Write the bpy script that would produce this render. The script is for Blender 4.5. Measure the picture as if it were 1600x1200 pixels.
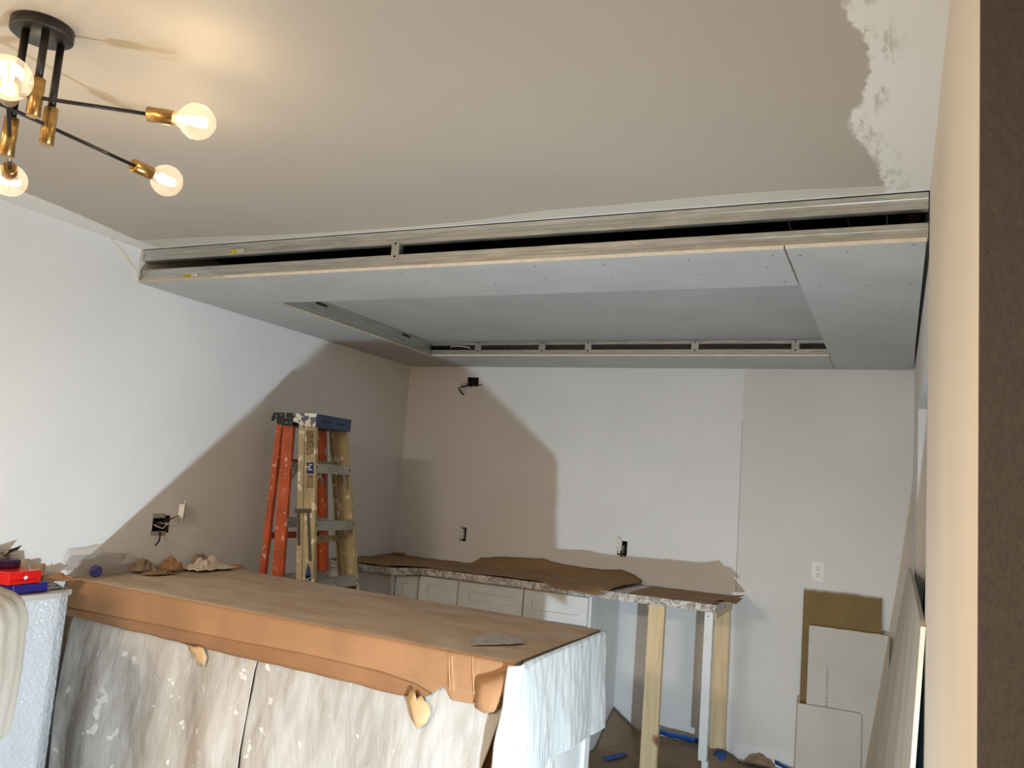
import bpy, bmesh, math, random
from mathutils import Vector, Matrix, noise as mnoise
random.seed(7)
C = bpy.context.scene.collection
for o in list(bpy.data.objects): bpy.data.objects.remove(o)
PI = math.pi

# ------------------------------------------------------------------ camera, world, exposure
cam_d = bpy.data.cameras.new('camera'); cam = bpy.data.objects.new('camera', cam_d); C.objects.link(cam)
bpy.context.scene.camera = cam
cam_d.sensor_fit = 'HORIZONTAL'; cam_d.sensor_width = 36.0; cam_d.lens = 36.0*1290.57/1600.0
cam_d.clip_start = 0.02
rx = Vector((0.90594, 0.41690, 0.07392)); ry = Vector((-0.01486, -0.14317, 0.98959)); rz = Vector((0.42314, -0.89761, -0.12351))
# rows above are camera right / up / back written in world axes
rx = Vector((0.90594291, 0.4168969, 0.07392176)); dn = Vector((0.01486229, 0.14317106, -0.98958636)); fw = Vector((-0.42313894, 0.89760739, 0.12350876))
m = Matrix.Identity(4)
for i in range(3):
    m[i][0] = rx[i]; m[i][1] = -dn[i]; m[i][2] = -fw[i]
m[0][3], m[1][3], m[2][3] = 0.0, 0.0, 1.4703
cam.matrix_world = m
vs = bpy.context.scene.view_settings
vs.view_transform = 'Standard'; vs.look = 'None'; vs.exposure = 0.0; vs.gamma = 1.0; vs.use_curve_mapping = False
w = bpy.data.worlds.new('world'); bpy.context.scene.world = w; w.use_nodes = True
w.node_tree.nodes['Background'].inputs[0].default_value = (1.0, .93, .84, 1); w.node_tree.nodes['Background'].inputs[1].default_value = 0.02

WORK_POWER = 77.0
BULB_POWER = 1.6
FILL_POWER = 195.0
# LED work lamp standing on the floor by the right wall, aimed up into the corner
ld = bpy.data.lights.new('work_lamp_light', 'AREA'); ld.shape = 'RECTANGLE'; ld.size = .06; ld.size_y = .05
ld.energy = WORK_POWER; ld.color = (.71, .87, 1.0)
lo = bpy.data.objects.new('work_lamp_light', ld); C.objects.link(lo); lo.location = (-.028, 1.515, .036)
lo.rotation_euler = Vector((-.90, .36, .20)).to_track_quat('-Z', 'Y').to_euler()
# added warm fill behind the camera, brightens the shaded sides, no lamp known there
fd = bpy.data.lights.new('rear_fill_light', 'AREA'); fd.shape = 'DISK'; fd.size = .9; fd.energy = FILL_POWER; fd.color = (1, .84, .67)
fo = bpy.data.objects.new('rear_fill_light', fd); C.objects.link(fo); fo.location = (-1.9, -1.3, 2.40)

# ------------------------------------------------------------------ materials
def lin(c): 
    return tuple(((v/255)/12.92 if v/255 <= .04045 else ((v/255+.055)/1.055)**2.4) for v in c) + (1,)
def base(name, rough=.6, metal=0.0):
    mt = bpy.data.materials.new(name); mt.use_nodes = True
    nt = mt.node_tree; p = nt.nodes['Principled BSDF']
    p.inputs['Roughness'].default_value = rough; p.inputs['Metallic'].default_value = metal
    return mt, nt, p
def N(nt, t, **k):
    n = nt.nodes.new(t)
    for a, v in k.items(): setattr(n, a, v)
    return n
def coords(nt, scale=(1,1,1), rot=(0,0,0)):
    tc = N(nt, 'ShaderNodeTexCoord'); mp = N(nt, 'ShaderNodeMapping')
    mp.inputs['Scale'].default_value = scale; mp.inputs['Rotation'].default_value = rot
    nt.links.new(tc.outputs['Object'], mp.inputs[0]); return mp.outputs[0]
def noise(nt, co, scale, detail=4, rough=.55, dist=0):
    n = N(nt, 'ShaderNodeTexNoise'); n.inputs['Scale'].default_value = scale; n.inputs['Detail'].default_value = detail
    n.inputs['Roughness'].default_value = rough; n.inputs['Distortion'].default_value = dist
    nt.links.new(co, n.inputs['Vector']); return n.outputs['Fac']
def ramp(nt, f, stops):
    r = N(nt, 'ShaderNodeValToRGB'); e = r.color_ramp.elements
    while len(e) < len(stops): e.new(.5)
    for i, (p, c) in enumerate(stops): e[i].position = p; e[i].color = c if len(c) == 4 else lin(c)
    nt.links.new(f, r.inputs[0]); return r.outputs[0]
def mix(nt, f, a, b):
    n = N(nt, 'ShaderNodeMix', data_type='RGBA')
    if isinstance(f, float): n.inputs[0].default_value = f
    else: nt.links.new(f, n.inputs[0])
    for s, v in ((n.inputs[6], a), (n.inputs[7], b)):
        if isinstance(v, tuple): s.default_value = v if len(v) == 4 else lin(v)
        else: nt.links.new(v, s)
    return n.outputs[2]
def bump(nt, p, f, strength=.3, dist=.01):
    b = N(nt, 'ShaderNodeBump'); b.inputs['Strength'].default_value = strength; b.inputs['Distance'].default_value = dist
    nt.links.new(f, b.inputs['Height']); nt.links.new(b.outputs[0], p.inputs['Normal'])
W0, W1 = (0,0,0,1), (1,1,1,1)
def simple(name, c, rough=.6, metal=0., var=.06, scale=8, bmp=0., bscale=60, stretch=(1,1,1)):
    mt, nt, p = base(name, rough, metal); co = coords(nt, stretch)
    lo_ = tuple(max(0, v*(1-var*2)) for v in c); hi = tuple(min(255, v*(1+var)) for v in c)
    nt.links.new(ramp(nt, noise(nt, co, scale), [(.3, lo_), (.7, hi)]), p.inputs['Base Color'])
    if bmp: bump(nt, p, noise(nt, co, bscale), bmp, .004)
    return mt
def splatter(name, c, spot, scale=30, amount=.64, rough=.6, metal=0., var=.08, stretch=(1,1,1), bmp=.15, soft=.02):
    mt, nt, p = base(name, rough, metal); co = coords(nt, stretch); co1 = coords(nt)
    lo_ = tuple(v*(1-var*1.6) for v in c); hi = tuple(min(255, v*(1+var)) for v in c)
    b = ramp(nt, noise(nt, co, 7, 5), [(.3, lo_), (.7, hi)])
    s = ramp(nt, noise(nt, co1, scale, 3, .5), [(amount, W0), (amount+soft, W1)])
    nt.links.new(mix(nt, s, b, spot), p.inputs['Base Color'])
    if bmp: bump(nt, p, noise(nt, co1, scale*3), bmp, .003)
    return mt

M = {}
# wall paint: white with faint smudges
def wallmat(name, c, var=.025):
    mt, nt, p = base(name, .62); co = coords(nt)
    a = ramp(nt, noise(nt, co, 1.3, 5), [(.3, tuple(v*(1-var*1.4) for v in c)), (.7, tuple(min(255, v*(1+var*.5)) for v in c))])
    s = ramp(nt, noise(nt, co, 55, 2), [(.775, W0), (.80, W1)])
    nt.links.new(mix(nt, s, a, tuple(v*.9 for v in c)), p.inputs['Base Color'])
    bump(nt, p, noise(nt, co, 90, 3), .06, .002)
    return mt
M['wall'] = wallmat('wall_paint', (229, 228, 226))
M['wall_back'] = wallmat('back_wall_paint', (229, 228, 226))
nt_ = M['wall_back'].node_tree; p_ = nt_.nodes['Principled BSDF']; src = p_.inputs['Base Color'].links[0].from_socket
sx_ = N(nt_, 'ShaderNodeSeparateXYZ'); nt_.links.new(coords(nt_), sx_.inputs[0])
gt_ = N(nt_, 'ShaderNodeMath', operation='GREATER_THAN'); gt_.inputs[1].default_value = -.857; nt_.links.new(sx_.outputs[0], gt_.inputs[0])
pm_ = N(nt_, 'ShaderNodeMix', data_type='RGBA', blend_type='MULTIPLY'); nt_.links.new(gt_.outputs[0], pm_.inputs[0]); nt_.links.new(src, pm_.inputs[6]); pm_.inputs[7].default_value = (.90, .89, .865, 1)
nt_.links.new(pm_.outputs[2], p_.inputs['Base Color'])
M['wall_cream'] = wallmat('cream_wall_paint', (232, 224, 208))
M['dark_wall'] = simple('shade_dark_wall', (80, 75, 70), .8, 0, .03, 90, .5, 150)  # brown end wall, colour darkened further so it stays in shade despite the fill
# ceiling: taupe paint, unpainted white strips along left wall, right wall and the new soffit
def ceilmat():
    mt, nt, p = base('ceiling_paint', .6); co = coords(nt)
    sx = N(nt, 'ShaderNodeSeparateXYZ'); nt.links.new(co, sx.inputs[0])
    def math_(op, a, b=None, c=None):
        n = N(nt, 'ShaderNodeMath', operation=op)
        for i, v in enumerate((a, b, c)):
            if v is None: continue
            if isinstance(v, (int, float)): n.inputs[i].default_value = v
            else: nt.links.new(v, n.inputs[i])
        return n.outputs[0]
    def curve(src, lo_, hi, pts):
        mr = N(nt, 'ShaderNodeMapRange'); mr.inputs[1].default_value = lo_; mr.inputs[2].default_value = hi
        nt.links.new(src, mr.inputs[0])
        fc = N(nt, 'ShaderNodeFloatCurve'); cu = fc.mapping.curves[0]
        pts = [((x-lo_)/(hi-lo_), y) for x, y in pts]
        cu.points[0].location = pts[0]; cu.points[1].location = pts[-1]
        for q in pts[1:-1]: cu.points.new(*q)
        fc.mapping.update(); nt.links.new(mr.outputs[0], fc.inputs['Value']); return fc.outputs[0]
    X, Y = sx.outputs[0], sx.outputs[1]
    n1 = noise(nt, co, 28, 5, .65)
    nn = math_('MULTIPLY', math_('SUBTRACT', n1, .5), .045)
    # right ragged edge, value = distance from the wall
    e = curve(Y, 1.0, 2.7, [(1.0, .16), (1.5, .185), (1.67, .185), (1.76, .155), (2.03, .165), (2.16, .205), (2.24, .195), (2.43, .15), (2.63, .125), (2.7, .12)])
    dR = math_('SUBTRACT', math_('ADD', math_('SUBTRACT', .08, X), nn), e)
    mR = ramp(nt, math_('MULTIPLY_ADD', dR, 20.0, .5), [(.42, W1), (.58, W0)])
    # thin brushed patches inside the white
    br = ramp(nt, noise(nt, coords(nt, (14, 4, 1)), 2.2, 5, .7), [(.50, W0), (.60, (.75,.75,.75,1))])
    zone = ramp(nt, math_('MULTIPLY_ADD', dR, 5.0, .5), [(.0, W0), (.10, W0), (.28, W1), (.5, W1)])
    mt2 = N(nt, 'ShaderNodeMix', data_type='RGBA', blend_type='MULTIPLY'); mt2.inputs[0].default_value = 1.0
    nt.links.new(br, mt2.inputs[6]); nt.links.new(zone, mt2.inputs[7])
    m3 = N(nt, 'ShaderNodeMix', data_type='RGBA', blend_type='MULTIPLY'); m3.inputs[0].default_value = 1.0
    nt.links.new(mt2.outputs[2], m3.inputs[6]); nt.links.new(mR, m3.inputs[7])
    # left strip
    eL = curve(Y, 1.2, 2.7, [(1.2, .24), (2.0, .195), (2.19, .175), (2.37, .145), (2.55, .115), (2.7, .12)])
    dL = math_('SUBTRACT', math_('ADD', math_('ADD', X, 3.265), math_('MULTIPLY', nn, .7)), eL)
    mL = ramp(nt, math_('MULTIPLY_ADD', dL, 20.0, .5), [(.38, W1), (.62, W0)])
    # band beside the soffit, wavy caulk ridge
    eS = curve(X, -3.3, .1, [(-3.3, .12), (-2.85, .10), (-2.42, .055), (-1.9, .03), (-1.44, .045), (-1.14, .085), (-.92, .085), (-.38, .095), (-.05, .065), (.1, .065)])
    dS = math_('SUBTRACT', math_('SUBTRACT', 2.706, Y), eS)
    mS = ramp(nt, math_('MULTIPLY_ADD', dS, 20.0, .5), [(.45, (.42,.42,.42,1)), (.5, (.95,.95,.95,1)), (.56, (.5,.5,.5,1)), (.62, W0)])
    lip = ramp(nt, math_('MULTIPLY_ADD', math_('SUBTRACT', Y, 2.697), 20., .5), [(.4, W0), (.6, W1)])
    taupe = ramp(nt, noise(nt, co, 1.5, 4), [(.3, (172, 163, 149)), (.7, (178, 169, 154))])
    # faint scratches
    sc = ramp(nt, noise(nt, coords(nt, (3, 22, 1), (0, 0, .5)), 1.6, 3, .5), [(.80, W0), (.84, (.12,.12,.12,1))])
    taupe = mix(nt, sc, taupe, (205, 198, 186))
    white = (226, 223, 214)
    c = mix(nt, mR, taupe, white); c = mix(nt, m3.outputs[2], c, (182, 175, 163)); c = mix(nt, mL, c, white)
    c = mix(nt, mS, c, (222, 218, 208)); c = mix(nt, lip, c, (232, 230, 224))
    nt.links.new(c, p.inputs['Base Color'])
    bump(nt, p, noise(nt, co, 60, 3), .05, .002)
    return mt
M['ceiling'] = ceilmat()
M['floor'] = simple('floor_boards', (120, 98, 78), .6, 0, .12, 6, .2, 40, (1, 8, 1))
M['drywall'] = simple('grey_gypsum_paper', (184, 184, 181), .75, 0, .02, 3, .05, 120)
M['drywall_warm'] = simple('cream_gypsum_paper', (198, 195, 186), .75, 0, .02, 3, .05, 120)
M['gyp_edge'] = simple('white_gypsum_core', (222, 212, 192), .9, 0, .03, 20, .2, 90)
M['board_edge'] = simple('tan_board_edge', (198, 184, 162), .8, 0, .03, 20)
M['screw'] = simple('dark_screw_head', (52, 48, 44), .5, .4, .1, 50)
M['seam'] = simple('pencil_grey', (168, 165, 158), .8)
M['back_paper'] = simple('brown_gypsum_back_paper', (128, 104, 62), .8, 0, .04, 6, .05, 90)
M['teal'] = simple('teal_moisture_board', (64, 108, 124), .7, 0, .06, 6)
def metal():
    mt, nt, p = base('galvanised_steel', .36, .85); co = coords(nt, (1.2, 1.2, 14))
    nt.links.new(ramp(nt, noise(nt, co, 6, 5), [(.3, (172, 172, 166)), (.7, (206, 205, 198))]), p.inputs['Base Color'])
    nt.links.new(ramp(nt, noise(nt, co, 9, 4), [(.35, (.28,.28,.28,1)), (.7, (.5,.5,.5,1))]), p.inputs['Roughness'])
    bump(nt, p, noise(nt, coords(nt, (.6, .6, 9)), 12, 3), .12, .003); return mt
M['steel'] = metal()
M['joist'] = simple('dark_ceiling_timber', (66, 48, 34), .85, 0, .15, 5, .3, 30, (1, 10, 1))
M['yellow'] = simple('yellow_sticker', (214, 205, 40), .5)
M['black'] = simple('black_print', (30, 30, 32), .5)
M['white'] = simple('white_plastic', (228, 228, 222), .4, 0, .03)
M['cab'] = simple('white_cabinet_paint', (226, 228, 226), .38, 0, .02, 5)
M['groove'] = simple('cabinet_groove', (150, 150, 148), .6)
M['stone'] = None
def stone():
    mt, nt, p = base('veined_stone', .35); co = coords(nt)
    nt.links.new(ramp(nt, noise(nt, co, 14, 8, .65, 2.0), [(.35, (232, 230, 225)), (.5, (196, 190, 182)), (.56, (120, 112, 104)), (.62, (205, 200, 194))]), p.inputs['Base Color'])
    return mt
M['stone'] = stone()
def kraft(name, c, dusty=.0, rough=.85, bm=.15):
    mt, nt, p = base(name, rough); co = coords(nt, (1, 1.6, 1))
    a = ramp(nt, noise(nt, co, 3.5, 6, .6), [(.3, tuple(v*.9 for v in c)), (.7, tuple(min(255, v*1.05) for v in c))])
    if dusty:
        d = ramp(nt, noise(nt, coords(nt, (1.2, 2.6, 1)), 2.4, 7, .62, .4), [(.28, W0), (.78, (dusty,)*3+(1,))])
        a = mix(nt, d, a, (206, 192, 172))
    nt.links.new(a, p.inputs['Base Color']); bump(nt, p, noise(nt, coords(nt), 26, 5), bm, .004)
    return mt
M['kraft'] = kraft('kraft_cardboard', (166, 124, 86))
M['kraft_top'] = kraft('dusty_kraft_cardboard', (172, 140, 108), .8)
M['kraft_floor'] = kraft('brown_floor_paper', (140, 116, 90), .3)
M['kraft_dark'] = kraft('brown_masking_paper', (150, 118, 82))
M['kraft_light'] = kraft('pale_torn_kraft', (206, 172, 126), 0, .7, .3)
M['tape_brown'] = kraft('brown_packing_tape', (152, 110, 74), 0, .45, .05)
def canvas(name, c, dark, spots=.70):
    mt, nt, p = base(name, .9); co = coords(nt, (1, 1, .35)); c1 = coords(nt)
    a = ramp(nt, noise(nt, co, 5, 8, .65, .6), [(.3, dark), (.62, c)])
    s = ramp(nt, noise(nt, c1, 17, 2.5, .5, .3), [(spots, W0), (spots+.03, (.8,.8,.8,1))])
    a = mix(nt, s, a, (236, 234, 228))
    s2 = ramp(nt, noise(nt, coords(nt, (1.3, 1, 1)), 23, 2, .4), [(.76, W0), (.78, (.5,.5,.5,1))])
    a = mix(nt, s2, a, (140, 144, 152))
    nt.links.new(a, p.inputs['Base Color']); bump(nt, p, noise(nt, coords(nt, (1, 1, .3)), 22, 6, .6, .8), .55, .012)
    return mt
M['canvas'] = canvas('stained_canvas', (198, 194, 187), (168, 162, 152), .66)
M['canvas_white'] = canvas('pale_canvas', (188, 185, 179), (168, 164, 157), .70)
M['canvas_bright'] = canvas('white_canvas', (206, 208, 206), (188, 189, 186), .74)
M['canvas_tan'] = canvas('tan_canvas', (204, 196, 182), (184, 175, 160), .80)
def foam():
    mt, nt, p = base('white_bubble_wrap', .22); co = coords(nt)
    p.inputs['Base Color'].default_value = lin((218, 222, 226))
    v = N(nt, 'ShaderNodeTexVoronoi'); v.inputs['Scale'].default_value = 60; nt.links.new(co, v.inputs['Vector'])
    bump(nt, p, v.outputs['Distance'], .9, .006); return mt
M['bubble'] = foam()
def pine():
    mt, nt, p = base('pine_lumber', .6); co = coords(nt, (1, 1, .07))
    a = ramp(nt, noise(nt, co, 34, 5, .6, .3), [(.35, (216, 188, 142)), (.65, (236, 211, 170))])
    k = ramp(nt, noise(nt, coords(nt, (1, 1, .6)), 9, 1.5, .3), [(.70, W0), (.74, W1)])
    nt.links.new(mix(nt, k, a, (140, 88, 48)), p.inputs['Base Color']); return mt
M['pine'] = pine()
M['blue_tape'] = simple('blue_painter_tape', (22, 92, 178), .55, 0, .1, 30, .5, 60)
M['brass'] = simple('brushed_brass', (190, 154, 96), .3, 1., .06, 20, .05, 80, (1, 1, 6))
M['iron'] = simple('matte_black_metal', (38, 34, 31), .42, .3, .1, 20)
M['orange'] = splatter('orange_fibreglass', (190, 88, 48), (214, 176, 160), 34, .635, .5)
M['dark_red'] = splatter('shaded_red_fibreglass', (190, 46, 24), (200, 150, 132), 34, .70, .5)
M['ladder_yellow'] = splatter('worn_yellow_fibreglass', (180, 165, 130), (226, 216, 196), 20, .60, .6, stretch=(1, 1, .2))
M['alu'] = splatter('dull_aluminium', (176, 176, 168), (214, 212, 204), 40, .66, .5, .4)
M['blue_cap'] = splatter('blue_ladder_cap', (58, 78, 122), (150, 150, 156), 50, .68, .5)
M['white_splat'] = splatter('paint_smeared_cap', (92, 92, 104), (222, 218, 208), 30, .47, .5)
M['black_cap'] = splatter('black_ladder_cap', (34, 32, 32), (206, 202, 194), 46, .61, .5, soft=.03)
M['dark_steel'] = splatter('dirty_spreader_steel', (92, 88, 78), (190, 182, 168), 60, .66, .5, .4)
M['label_blue'] = simple('blue_sticker', (44, 72, 140), .5)
M['label_worn'] = splatter('worn_paper_sticker', (196, 176, 132), (98, 76, 54), 90, .56, .7)
M['red'] = simple('glossy_red_plastic', (224, 22, 20), .22, 0, .05)
M['navy'] = simple('navy_blue_card', (28, 26, 120), .45, 0, .1)
M['purple'] = simple('dark_purple_card', (62, 30, 66), .3, 0, .3, 20)
M['grey_tool'] = simple('grey_plastic', (170, 168, 166), .5, 0, .08, 40)
M['box_int'] = simple('dark_box_interior', (40, 32, 28), .8)
M['wire_white'] = simple('white_wire', (210, 204, 190), .5)
M['wire_black'] = simple('black_wire', (26, 24, 24), .5)
M['wire_red'] = simple('dull_red_wire', (110, 40, 40), .5)
M['paper_white'] = kraft('pale_crumpled_paper', (222, 204, 180), .4, .8, .3)
M['corr'] = kraft('corrugated_core', (150, 112, 78), 0, .9, .2)
def glass(name, tint=(1,1,1,1), refl=.10, rough=.03, haze=0.):
    mt = bpy.data.materials.new(name); mt.use_nodes = True; nt = mt.node_tree; nt.nodes.clear()
    out = N(nt, 'ShaderNodeOutputMaterial'); t = N(nt, 'ShaderNodeBsdfTransparent'); t.inputs[0].default_value = tint
    g = N(nt, 'ShaderNodeBsdfGlossy'); g.inputs['Roughness'].default_value = rough
    lw = N(nt, 'ShaderNodeLayerWeight'); lw.inputs[0].default_value = .25
    mr = N(nt, 'ShaderNodeMapRange'); mr.inputs[3].default_value = refl*.5; mr.inputs[4].default_value = refl*4
    mx = N(nt, 'ShaderNodeMixShader'); nt.links.new(lw.outputs['Facing'], mr.inputs[0]); nt.links.new(mr.outputs[0], mx.inputs[0])
    nt.links.new(t.outputs[0], mx.inputs[1]); nt.links.new(g.outputs[0], mx.inputs[2]); nt.links.new(mx.outputs[0], out.inputs[0])
    if haze:
        tr = N(nt, 'ShaderNodeBsdfTranslucent'); tr.inputs[0].default_value = (1, .95, .86, 1)
        m2 = N(nt, 'ShaderNodeMixShader'); m2.inputs[0].default_value = haze
        nt.links.new(mx.outputs[0], m2.inputs[1]); nt.links.new(tr.outputs[0], m2.inputs[2]); nt.links.new(m2.outputs[0], out.inputs[0])
    return mt
M['glass'] = glass('bulb_glass', (1, .985, .95, 1), .12, .03, .035)
M['clear'] = glass('clear_plastic', (.86, .84, .82, 1), .14, .12)
def emis(name, c, s):
    mt, nt, p = base(name); p.inputs['Base Color'].default_value = (1, .9, .7, 1)
    p.inputs['Emission Color'].default_value = c; p.inputs['Emission Strength'].default_value = s; return mt
M['filament'] = emis('glowing_filament', (1, .82, .55, 1), 60)

# ------------------------------------------------------------------ mesh helpers
def obj(name, bm, mats, parent=None, smooth=False, bevel=0., solid=0., seg=2):
    me = bpy.data.meshes.new(name); bm.normal_update(); bm.to_mesh(me); bm.free()
    if not isinstance(mats, (list, tuple)): mats = [mats]
    for k in mats: me.materials.append(M[k] if isinstance(k, str) else k)
    o = bpy.data.objects.new(name, me); C.objects.link(o)
    if smooth:
        for p in me.polygons: p.use_smooth = True
    if solid:
        s = o.modifiers.new('s', 'SOLIDIFY'); s.thickness = solid; s.offset = 0
    if bevel:
        b = o.modifiers.new('b', 'BEVEL'); b.width = bevel; b.segments = seg; b.limit_method = 'ANGLE'
    if parent:
        o.parent = parent; o.matrix_parent_inverse = parent.matrix_world.inverted()
    return o
def tag(o, label, cat, group=None):
    o['label'] = label; o['category'] = cat
    if group: o['group'] = group
    return o
def thing(name, loc, label, cat, group=None):
    o = bpy.data.objects.new(name, None); C.objects.link(o); o.location = loc; o.empty_display_size = .05
    o.matrix_world = Matrix.Translation(loc)
    return tag(o, label, cat, group)
def struct(name, bm, mats, **k):
    o = obj(name, bm, mats, **k); o['kind'] = 'structure'; return o
def NB(): return bmesh.new()
def poly(bm, pts, mi=0):
    f = bm.faces.new([bm.verts.new(p) for p in pts]); f.material_index = mi; return f
def box(bm, x0, x1, y0, y1, z0, z1, mi=0, mat=None):
    v = [Vector((x, y, z)) for x in (x0, x1) for y in (y0, y1) for z in (z0, z1)]
    if mat: v = [mat @ q for q in v]
    v = [bm.verts.new(q) for q in v]
    for f in ((0,1,3,2), (4,6,7,5), (0,4,5,1), (2,3,7,6), (0,2,6,4), (1,5,7,3)):
        bm.faces.new([v[i] for i in f]).material_index = mi
    return bm
def prism(bm, pts, z0, z1, axis='z', mi=0, side_mi=None):
    """pts: 2D outline; extruded along axis (x: pts=(y,z); y: pts=(x,z); z: pts=(x,y))."""
    def P(a, b, t):
        return {'z': (a, b, t), 'x': (t, a, b), 'y': (a, t, b)}[axis]
    A = [bm.verts.new(P(a, b, z0)) for a, b in pts]; B = [bm.verts.new(P(a, b, z1)) for a, b in pts]
    n = len(pts)
    f1 = bm.faces.new(A[::-1]); f2 = bm.faces.new(B); f1.material_index = f2.material_index = mi
    for i in range(n):
        f = bm.faces.new((A[i], A[(i+1) % n], B[(i+1) % n], B[i])); f.material_index = mi if side_mi is None else side_mi
    bmesh.ops.recalc_face_normals(bm, faces=bm.faces[:])
    return bm
def frame_of(d):
    d = d.normalized(); u = d.cross(Vector((0, 0, 1)))
    if u.length < 1e-3: u = Vector((1, 0, 0))
    u.normalize(); return u, d.cross(u)
def tube(bm, pts, r, n=10, mi=0, caps=True):
    pts = [Vector(p) for p in pts]; rr = r if isinstance(r, (list, tuple)) else [r]*len(pts); rings = []
    for i, p in enumerate(pts):
        d = (pts[min(i+1, len(pts)-1)] - pts[max(i-1, 0)]); u, v = frame_of(d)
        rings.append([bm.verts.new(p + (u*math.cos(2*PI*k/n) + v*math.sin(2*PI*k/n))*rr[i]) for k in range(n)])
    for a, b in zip(rings, rings[1:]):
        for k in range(n):
            f = bm.faces.new((a[k], a[(k+1) % n], b[(k+1) % n], b[k])); f.material_index = mi; f.smooth = True
    if caps:
        bm.faces.new(rings[0][::-1]).material_index = mi; bm.faces.new(rings[-1]).material_index = mi
    bmesh.ops.recalc_face_normals(bm, faces=bm.faces[:])
    return bm
def lathe(bm, p, d, prof, n=24, mi=0):
    """prof: list of (distance along d, radius)."""
    p = Vector(p); d = Vector(d).normalized(); u, v = frame_of(d); rings = []
    for t, r in prof:
        rings.append([bm.verts.new(p + d*t + (u*math.cos(2*PI*k/n) + v*math.sin(2*PI*k/n))*max(r, 1e-4)) for k in range(n)])
    for a, b in zip(rings, rings[1:]):
        for k in range(n):
            f = bm.faces.new((a[k], a[(k+1) % n], b[(k+1) % n], b[k])); f.material_index = mi; f.smooth = True
    bm.faces.new(rings[0][::-1]).material_index = mi; bm.faces.new(rings[-1]).material_index = mi
    bmesh.ops.recalc_face_normals(bm, faces=bm.faces[:])
    return bm
def grid(bm, nu, nv, fn, keep=None, mi=None):
    vv = [[bm.verts.new(fn(i/nu, j/nv)) for j in range(nv+1)] for i in range(nu+1)]
    for i in range(nu):
        for j in range(nv):
            if keep and not keep((i+.5)/nu, (j+.5)/nv): continue
            f = bm.faces.new((vv[i][j], vv[i+1][j], vv[i+1][j+1], vv[i][j+1])); f.smooth = True
            if mi: f.material_index = mi((i+.5)/nu, (j+.5)/nv)
    for v in [v for v in bm.verts if not v.link_faces]: bm.verts.remove(v)
    bmesh.ops.recalc_face_normals(bm, faces=bm.faces[:])
    return bm
def nz(x, y=0, z=0): return mnoise.noise(Vector((x, y, z)))
def lerp(a, b, t): return a + (b-a)*t
def pw(x, pts):
    if x <= pts[0][0]: return pts[0][1]
    for (a, b), (c, d) in zip(pts, pts[1:]):
        if x <= c: return b + (d-b)*(x-a)/(c-a)
    return pts[-1][1]
def dupe(root, off):
    r = root.copy(); C.objects.link(r); r.location = root.location + Vector(off)
    for ch in root.children:
        c = ch.copy(); C.objects.link(c); c.parent = r
        for g in ch.children:
            e = g.copy(); C.objects.link(e); e.parent = c
    return r

XL, XR, YB, HC = -3.265, .086, 5.15, 2.459
SOF = 2.706    # front plane of the dropped frame

# ------------------------------------------------------------------ room shell
def wall_face(bm, us, vs_, holes, P, back):
    """quads of a wall with rectangular holes. P(u,v,d) -> point, d = 0 front, 1 back"""
    for a, b in zip(us, us[1:]):
        for c, d in zip(vs_, vs_[1:]):
            cu, cv = (a+b)/2, (c+d)/2
            if any(h[0] < cu < h[1] and h[2] < cv < h[3] for h in holes): continue
            for t in (0, back): poly(bm, [P(a, c, t), P(b, c, t), P(b, d, t), P(a, d, t)])
    for h in holes:
        q = [(h[0], h[2]), (h[1], h[2]), (h[1], h[3]), (h[0], h[3])]
        for i in range(4):
            a, b = q[i], q[(i+1) % 4]
            poly(bm, [P(a[0], a[1], 0), P(b[0], b[1], 0), P(b[0], b[1], back), P(a[0], a[1], back)])
    bmesh.ops.remove_doubles(bm, verts=bm.verts[:], dist=1e-5)
    bmesh.ops.recalc_face_normals(bm, faces=bm.faces[:])
HZ = 2.75
bm = NB(); hl = (2.966, 3.070, 1.120, 1.206)
wall_face(bm, [-3.0, hl[0], hl[1], YB+.1], [0, hl[2], hl[3], HZ], [hl], lambda u, v, d: (XL - d, u, v), .09)
struct('wall_left', bm, 'wall')
bm = NB()
HB = [(-2.779, -2.690, 2.158, 2.222), (-2.742, -2.692, 1.076, 1.168), (-1.603, -1.538, 1.094, 1.184)]
us = sorted([XL] + [v for h in HB for v in h[:2]] + [1.4]); vv_ = sorted([0, HZ] + [v for h in HB for v in h[2:]])
wall_face(bm, us, vv_, HB, lambda u, v, d: (u, YB + d, v), .09)
struct('wall_back', bm, 'wall_back')
bm = NB(); box(bm, XR, XR+.13, 4.13, YB, 0, HZ); box(bm, XR, XR+.13, 2.70, 4.13, 1.955, HZ)
struct('wall_right', bm, 'wall')
bm = NB(); box(bm, .080, XR+.13, 1.03, 2.70, 0, HZ)
struct('wall_right_near', bm, 'wall_cream')
bm = NB(); box(bm, XR+.13, 2.6, 1.03, 1.15, 0, HZ)
# dark wall on the other side of the corner, shade deepened in its colour, with the end face of the near wall
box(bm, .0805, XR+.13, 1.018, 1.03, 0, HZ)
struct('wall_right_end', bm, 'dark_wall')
bm = NB(); box(bm, 1.3, 1.4, 1.15, YB+.1, 0, HZ); struct('wall_side_room', bm, 'wall')
bm = NB(); box(bm, 2.5, 2.6, -3.0, 1.03, 0, HZ); struct('wall_far_right', bm, 'wall_cream')
bm = NB(); box(bm, XL, 2.6, -3.1, -3.0, 0, HZ); struct('wall_front', bm, 'wall_cream')
bm = NB(); box(bm, XL-.1, 2.6, -3.1, YB+.1, -.08, 0); struct('floor', bm, 'floor')
bm = NB(); box(bm, XL, 2.6, -3.0, SOF, HC, HC+.012); box(bm, XR+.13, 2.6, SOF, YB, HC, HC+.012)
struct('ceiling', bm, 'ceiling')
bm = NB()
x = XL
while x < XR:
    box(bm, x, min(x+.135, XR), SOF+.02, YB, 2.60, 2.62); x += .14
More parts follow.
